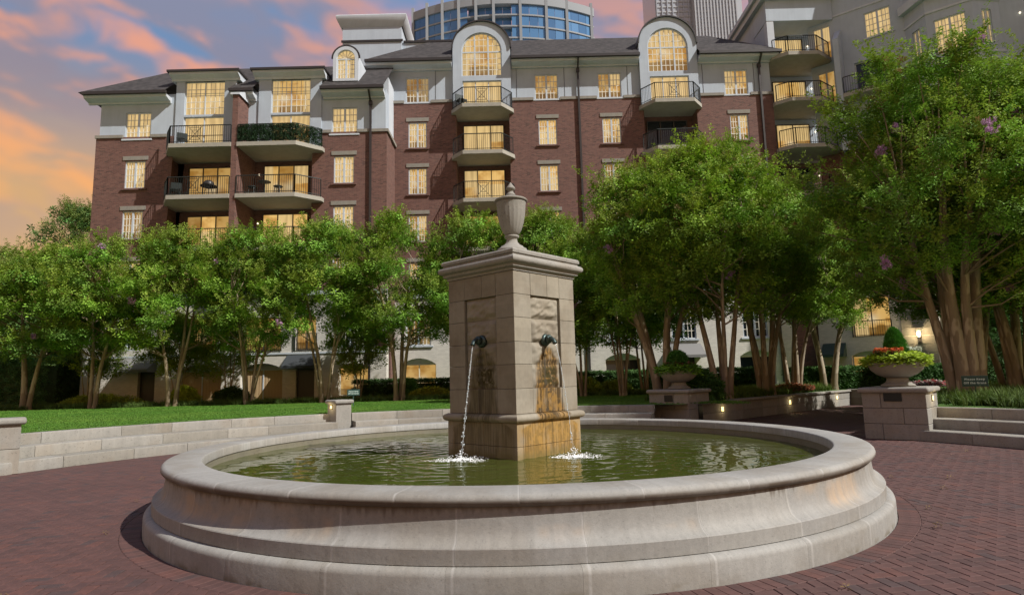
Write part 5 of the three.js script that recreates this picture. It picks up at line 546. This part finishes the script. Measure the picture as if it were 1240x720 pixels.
function myrtle(o) { // many-stemmed, vase-shaped crape myrtle
  const R = rng(o.seed), t = thing('crape_myrtle', o.label, 'tree', [o.x, o.y ?? .66, o.z], 0, o.group), H = o.H, low = o.low ?? H * .38, clumps = [], stems = o.stems ?? 4, rt = o.r ?? .1;
  const N = o.clumps ?? 46; let guard = 0; while (clumps.length < N && guard++ < 4000) { const y = low + (H - low) * Math.pow(R(), .8), f = (y - low) / (H - low), wide = o.R * Math.pow(Math.sin(Math.PI * clamp(.16 + f * .74, 0, 1)), .75) * (.82 + .36 * R()), a = R() * 6.283, d = wide * Math.sqrt(.3 + .7 * R()), c = { x: Math.cos(a) * d, y: y - .35, z: Math.sin(a) * d, r: (.5 + .55 * R()) * (o.cr ?? 1), hue: R() }; if (clumps.every((e) => Math.hypot(e.x - c.x, (e.y - c.y) * 1.3, e.z - c.z) > .5 * (o.cr ?? 1))) clumps.push(c); }
  for (let k = 0; k < 5; k++) { const a = R() * 6.283; clumps.push({ x: Math.cos(a) * o.R * .5 * R(), y: H - .5 + .5 * R(), z: Math.sin(a) * o.R * .5 * R(), r: .38, hue: R() }); }
  const byStem = Array.from({ length: stems }, () => []), tips = [];
  for (let s = 0; s < stems; s++) { const a = (s / stems) * 6.283 + R() * .8, sp = o.R * (.26 + .28 * R()) * (o.splay ?? 1), b = new THREE.Vector3(Math.cos(a) * rt * 1.7, -.1, Math.sin(a) * rt * 1.7), ty = low + (H - low) * (.3 + .25 * R()), pts = [], rr = [], n = 12, w = R() * 6, r0 = rt * (.75 + .4 * R()); for (let k = 0; k <= n; k++) { const f = k / n; pts.push(new THREE.Vector3(b.x + Math.cos(a) * sp * Math.pow(f, 1.5) + Math.sin(f * 5 + w) * .07 * (.3 + f), b.y + (ty + .1) * f, b.z + Math.sin(a) * sp * Math.pow(f, 1.5) + Math.cos(f * 4 + w) * .07 * (.3 + f))); rr.push(r0 * (k === 0 ? 1.35 : 1) * lerp(1, .38, f)); } byStem[s].push(tube(pts, rr, 9)); tips.push({ s, pts, rr }); }
  for (const c of clumps) { let best = null, bd = 1e9; for (const q of tips) for (let k = 6; k <= 12; k++) { const p = q.pts[k], d = Math.hypot(p.x - c.x, p.z - c.z) + Math.abs(c.y - p.y - .9) * .6 + (c.y < p.y ? 3 : 0); if (d < bd) { bd = d; best = [q, k]; } } const [q, k] = best, A = q.pts[k], B = new THREE.Vector3(c.x, c.y, c.z), m = A.clone().lerp(B, .5).add(new THREE.Vector3((R() - .5) * .25, .1 - .25 * R(), (R() - .5) * .25)), r = Math.min(q.rr[k] * .62, .035); byStem[q.s].push(tube([A, A.clone().lerp(m, .55), m, m.clone().lerp(B, .55), B], [r, r * .85, r * .65, r * .45, r * .22], 5)); }
  byStem.forEach((g) => mesh('trunk', g, M.bark, t));
  const base = o.tone ?? [.19, .38, .038]; crown(R, clumps, o.n, o.leaf ?? clumpsLarge, (r, c) => { const k = mixc(base, mixc([.40, .43, .045], [.15, .34, .055], c.hue), .2 + .5 * c.hue * r()); return mul(k, .6 + .6 * r()); }, t, o.sc ?? 1);
  const tl = []; for (const c of clumps) if (c.y > low + (H - low) * .3) for (let k = 0; k < (o.tassels ?? 7); k++) { const a = R() * 6.283, d = c.r * (.6 + .5 * R()); tl.push([c.x + Math.cos(a) * d, c.y + c.r * .55 * R() + .1, c.z + Math.sin(a) * d, R() * 6.283, (R() - .5), 1 + R(), ...mixc([.24, .15, .06], [.20, .19, .05], R())]); } scatter('seed_heads', tassel, leafMat, tl, t);
  if (o.bloom) { const bl = []; for (let k = 0; k < o.bloom; k++) { const c = clumps[Math.floor(R() * clumps.length)], a = o.face ?? 1.2 + R() * 1.2, d = c.r * 1.1, px = c.x + Math.cos(a) * d, pz = c.z + Math.sin(a) * d, py = c.y + .2 * R(); for (let i = 0; i < 26; i++) bl.push([px + (R() - .5) * .2, py + (R() - .5) * .26, pz + (R() - .5) * .2, R() * 6.28, R() * 3, 1.1, ...mixc([.42, .2, .4], [.55, .34, .52], R())]); } scatter('blossom', tassel, leafMat, bl, t); }
  return t;
}
{
  const row = 'crape myrtles along the lawn';
  [[-23.1, -20.7, 7.9, 2.6, 2, .15, 'two trunked crape myrtle at the very end of the lawn row'], [-19.8, -20.5, 8.1, 2.6, 2, .11, 'crape myrtle next to the end tree of the lawn row'], [-16.1, -20.6, 8.5, 2.6, 3, .11, 'crape myrtle of the lawn row before the first arched wooden door'], [-12.6, -20.8, 8.6, 2.6, 4, .1, 'crape myrtle of the lawn row before the second arched wooden door'], [-8.95, -20.6, 8.7, 2.6, 4, .1, 'crape myrtle of the lawn row beside the dark awning'], [-5.45, -20.8, 9.0, 2.7, 4, .11, 'crape myrtle of the lawn row where the lower wing meets the central block'], [-1.88, -20.8, 9.0, 2.7, 4, .1, 'crape myrtle rising behind the stone urn'], [1.62, -21, 9.1, 2.7, 4, .1, 'crape myrtle just past the sunlit face of the pillar']].forEach(([x, z, H, Rr, stems, r, label], k) => myrtle({ x, z, H: H - .66, low: 3.0, R: Rr, stems, r, seed: 100 + k, n: 8200, clumps: 54, bloom: k < 6 ? 2 : 1, label, group: row }));
  [[3.2, -20.6, 7.6, 3, 'slim crape myrtle with bare thin stems close to the pillar'], [4.9, -19.5, 8.2, 5, 'slim crape myrtle with a fan of five thin stems'], [6.3, -21.5, 8.8, 3, 'slim crape myrtle behind the boxwood bowl']].forEach(([x, z, H, st, label], k) => myrtle({ x, z, H: H - .66, low: 2.6, R: 2.1, stems: st, r: .065, seed: 130 + k, n: 7000, label, group: 'slender crape myrtles' }));
  [[5.45, -14, 9.2, 2.9, 5, .15, 'large crape myrtle directly behind the boxwood bowl'], [7.15, -12.7, 9.3, 2.8, 4, .12, 'large crape myrtle with speckled trunks at the near end of the path wall'], [9.75, -15.4, 8.6, 2.7, 5, .14, 'large crape myrtle with a sheaf of trunks midway along the path wall'], [12.2, -18.5, 8.5, 2.6, 4, .13, 'large crape myrtle beside the rust red flower bed'], [15.2, -21.6, 8.2, 2.5, 3, .15, 'dark crape myrtle at the far end of the path wall']].forEach(([x, z, H, Rr, stems, r, label], k) => myrtle({ x, z, H: H - .66, low: 3.4, R: Rr, stems, r, seed: 140 + k, n: 10500, clumps: 66, sc: .95, bloom: 5, label, group: 'crape myrtles along the path wall', tone: [.245, .44, .038] }));
  [[11.9, -7.7, 9.7, 3.2, 6, .17, 'big crape myrtle with thick pale trunks beside the lawn sign'], [14.0, -10.4, 10.0, 3.3, 5, .16, 'big crape myrtle behind the thick pale trunks by the sign'], [15.0, -7.6, 9.2, 3.3, 6, .16, 'big crape myrtle in the bed above the middle of the shaded steps'], [17.6, -7.6, 9.0, 3.2, 5, .16, 'big crape myrtle at the outer edge of the shaded bed'], [14.5, -8.8, 9.2, 2.9, 5, .15, 'big crape myrtle between the sign tree and the outer trees of the shaded bed']].forEach(([x, z, H, Rr, stems, r, label], k) => myrtle({ x, z, H: H - .66, low: 3.0, R: Rr, stems, r, seed: 160 + k, n: 17000, clumps: 88, leaf: clumpsSmall, splay: .62, bloom: 13, label, group: 'crape myrtles above the shaded steps', tone: [.19, .38, .044] }));
  myrtle({ x: 16.3, z: -11.6, H: 9.6, low: 3, R: 3.2, stems: 4, r: .15, seed: 172, n: 12000, label: 'crape myrtle in the dark behind the shaded bed' });
  [[-15.1, -24.2, 5.6, 'slim lime green young tree between the two arched wooden doors'], [-17.9, -24.4, 5.0, 'slim lime green young tree before the first arched wooden door'], [-22.6, -24.2, 5.4, 'slim lime green young tree beyond the grey awning'], [-8.2, -24.3, 5.2, 'slim lime green young tree near the inner corner of the wings']].forEach(([x, z, H, label], k) => myrtle({ x, z, H: H - .66, low: 1.9, R: 1.25, stems: 3, r: .045, seed: 180 + k, n: 2600, clumps: 18, cr: .8, tassels: 0, label, group: 'young trees against the pale wall', tone: [.27, .36, .03] }));
  [[-43, -52, 19, 5, 'tall dark tree rising beyond the end of the lower brick wing'], [-52, -50, 15, 5.5, 'lower dark tree beyond the tall one past the brick wing'], [-34, -34, 9.5, 4, 'dark tree behind the end of the lawn row'], [-30, -27, 8.2, 3.4, 'dark tree filling the gap past the last lawn tree'], [-38, -30, 9, 4.2, 'dark tree farther past the end of the lawn']].forEach(([x, z, H, Rr, label], k) => myrtle({ x, z, H: H - .66, low: 2.4, R: Rr, stems: 2, r: .2, seed: 190 + k, n: 11000, clumps: 60, cr: 1.5, sc: 1.7, tassels: 0, label, group: 'background trees', tone: [.07, .16, .065] }));
}
// ---------------------------------------------------------------- shrubs, hedges, beds, grass
function shrub(name, label, x, y, z, rx, ry, rz, n, tone, seed, boxy, group) { const R = rng(seed), t = thing(name, label, name === 'hedge' ? 'hedge' : 'shrub', [x, y, z], 0, group), l = []; for (let i = 0; i < n; i++) { let px, py, pz; if (boxy) { const s = R(); px = (R() * 2 - 1) * rx; py = R() * ry; pz = (R() * 2 - 1) * rz; if (s < .45) pz = rz * (.9 + .14 * R()); else if (s < .85) py = ry * (.92 + .12 * R()); } else { const a = R() * 6.283, u = R(), q = Math.sqrt(1 - u * u), d = .8 + .28 * R() * (.6 + .8 * vnoise(a * 2, u * 4, seed)); px = Math.cos(a) * q * rx * d; py = u * ry * d; pz = Math.sin(a) * q * rz * d; } l.push([px, py, pz, R() * 6.283, (R() - .5) * 1.8, .55 + .5 * R(), ...mul(tone, 1.5 + 1.3 * R())]); }
  scatter('foliage', sprayLarge, leafMat, l, t); mesh('stems', boxy ? box(-rx * .93, rx * .93, -.02, ry * .86, -rz * .8, rz * .8) : plain(new THREE.SphereGeometry(1, 14, 8, 0, 6.284, 0, 1.57).scale(rx * .72, ry * .72, rz * .72)), mat({ map: T.leafy, color: lin(.6, .6, .6) }), t); }
{
  [[-21.5, 2.2, [.16, .2, .022], .55], [-16.9, .8, [.2, .24, .02], .85], [-14.6, 1.0, [.03, .06, .014], .75], [-4.3, 1.1, [.18, .2, .02], .5], [-5.6, .6, [.05, .13, .02], 1.0], [3.2, 1.2, [.15, .19, .02], .9], [5.2, .9, [.13, .17, .02], .6]].forEach(([x, rx, tone, ry], k) => shrub('shrub', ['low golden shrub beside the grey awning door', 'bright yellow green shrub before the arched wooden door', 'dark rounded shrub beside the yellow green one', 'low golden shrub under the trees before the central block', 'broad leaved green shrub under the trees before the central block', 'lime green shrub behind the boxwood bowl', 'low lime green shrub among the slender stems'][k], x, .66, -23.6 + (k % 2) * .5, rx, ry, .5, 900, tone, 300 + k));
  shrub('hedge', 'clipped dark hedge along the ground floor of the central block', -2.5, .66, -26.2, 6.5, .95, .5, 4200, [.03, .062, .016], 320, true, 'clipped hedges'); shrub('hedge', 'clipped hedge under the grey awning behind the planters', 8.2, .66, -25.4, 5.2, 1.1, .6, 3800, [.035, .075, .018], 321, true, 'clipped hedges'); shrub('hedge', 'clipped hedge across the end of the brick path', 18.3, .66, -22.4, 4.6, 1.0, .7, 4200, [.035, .08, .018], 322, true, 'clipped hedges'); shrub('shrub', 'round dark green shrub beside the boxwood bowl', 6.1, .66, -11.9, .75, .85, .7, 1300, [.035, .085, .016], 323); shrub('shrub', 'dark conical shrub below the lantern wall', 15.2, .66, -17.0, .8, 1.15, .8, 1300, [.025, .06, .014], 324);
  shrub('hedge', 'dark hedge behind the trees at the far end of the lawn', -30, .66, -24.5, 5.5, 2.6, .7, 5200, [.05, .10, .03], 325, true, 'clipped hedges');
  shrub('hedge', 'tall dark hedge behind the thick trunks above the shaded steps', 21.2, .66, -15.2, 4.1, 4.2, .8, 6000, [.04, .085, .025], 327, true, 'clipped hedges');
  shrub('hedge', 'tall dark hedge closing the view past the end of the lower wing', -29.5, .5, -34, 7.5, 6.5, 1, 7000, [.06, .12, .035], 326, true, 'clipped hedges');
  const R = rng(700), tufts = [], put = (x, z, s, tone) => tufts.push([x, .66, z, R() * 6.283, 0, s * (.85 + .3 * R()), ...mul(tone, .75 + .45 * R())]);
  const turf = clumpGeo(G.blade, 16, (r) => ({ x: (r() - .5) * .55, y: 0, z: (r() - .5) * .55, pitch: (r() - .5) * .3 }), 601), mown = clumpGeo(G.grass, 110, (r) => ({ x: (r() - .5) * .75, y: 0, z: (r() - .5) * .75, pitch: (r() - .5) * .3 }), 602);
  for (let k = 0; k < 620; k++) { const x = lerp(-30, 7.5, R()), z = -20.2 - 1.7 * R() - .4 * vnoise(x * .8, 1, 3); put(x, z, .85, [.10, .165, .03]); }
  for (let k = 0; k < 380; k++) { const [x, z] = path(lerp(12.3, 25, R()), AC0 - .62 - 2.1 * Math.pow(R(), 1.3)); put(x, z, 1.0, [.12, .19, .028]); }
  for (let k = 0; k < 330; k++) { const f = rad(lerp(62.5, 105, R())), r = 11.3 + 2.3 * R(); put(r * Math.sin(f), -r * Math.cos(f), 1.05, [.11, .175, .035]); }
  for (let k = 0; k < 200; k++) { const [x, z] = path(lerp(11.4, 24, R()), AC1 + .7 + 2 * R()); put(x, z, 1.0, [.10, .165, .03]); }
  const gc = scatter('ground_cover', turf, clumpMat, tufts); gc.userData = { kind: 'stuff', label: 'strappy green lilyturf edging the lawn and the path beds', category: 'ground cover' }; scene.add(gc);
  const fl = (name, label, al, ac, ra, n, tones) => { const l = []; for (let k = 0; k < n; k++) { const a = R() * 6.283, d = Math.sqrt(R()), [x, z] = path(al + Math.cos(a) * d * ra, ac + Math.sin(a) * d * .7); l.push([x, .75 + .3 * R() * (1 - d * .5), z, R() * 6.283, (R() - .5), 1.6 + R(), ...mul(tones[Math.floor(R() * tones.length)], .7 + .6 * R())]); } const im = scatter(name, G.petal, leafMat, l); im.userData = { kind: 'stuff', label, category: 'flowers' }; scene.add(im); };
  fl('flower_bed', 'rust red flowers in the bed above the long low path wall', 21.2, -3.6, 1.9, 900, [[.22, .06, .025], [.3, .1, .03], [.08, .1, .02]]); fl('flower_bed_001', 'pink and white flowers at the end of the brick path', 26.2, .5, 2.2, 900, [[.5, .3, .34], [.4, .06, .06], [.05, .1, .02], [.5, .48, .42]]);
  const gl = []; for (let x = -25; x < 7; x += .5) for (let z = -20.4; z < -2; z += .5) { const px = x + (R() - .5) * .3, pz = z + (R() - .5) * .3; if (Math.hypot(px, pz) < 11.28) continue; gl.push([px, .66, pz, R() * 6.283, 0, .9 + .3 * R(), ...mul(mixc([.09, .225, .022], [.15, .275, .038], vnoise(px * .6, pz * .6, 5)), .88 + .24 * R())]); } for (let k = 0; k < 420; k++) { const f = rad(lerp(-110, 20, k / 420)), r = 11.12; gl.push([r * Math.sin(f), .66, -r * Math.cos(f), R() * 6.28, 0, .35, .13, .25, .035]); } const gr = scatter('grass', mown, clumpMat, gl); gr.userData = { kind: 'stuff', label: 'short mown grass of the lawn', category: 'grass' }; scene.add(gr);
  const lf = []; for (let k = 0; k < 70; k++) { const f = R() * 6.283, r = 4.55 + 5 * Math.pow(R(), 1.6); lf.push([Math.sin(f) * r, .006, Math.cos(f) * r * (Math.cos(f) > .5 ? .7 : 1), R() * 6.283, 0, .25 + .2 * R(), ...mixc([.3, .22, .07], [.2, .12, .05], R())]); } const fal = scatter('fallen_leaves', G.spray, leafMat, lf.filter((w) => Math.hypot(w[0], w[2]) > 4.56)); fal.userData = { kind: 'stuff', label: 'a few dry fallen leaves on the brick plaza', category: 'leaves' }; scene.add(fal);
}
scene.traverse((o) => { if (o.isMesh) { o.castShadow = true; o.receiveShadow = true; } });
renderer.render(scene, camera);
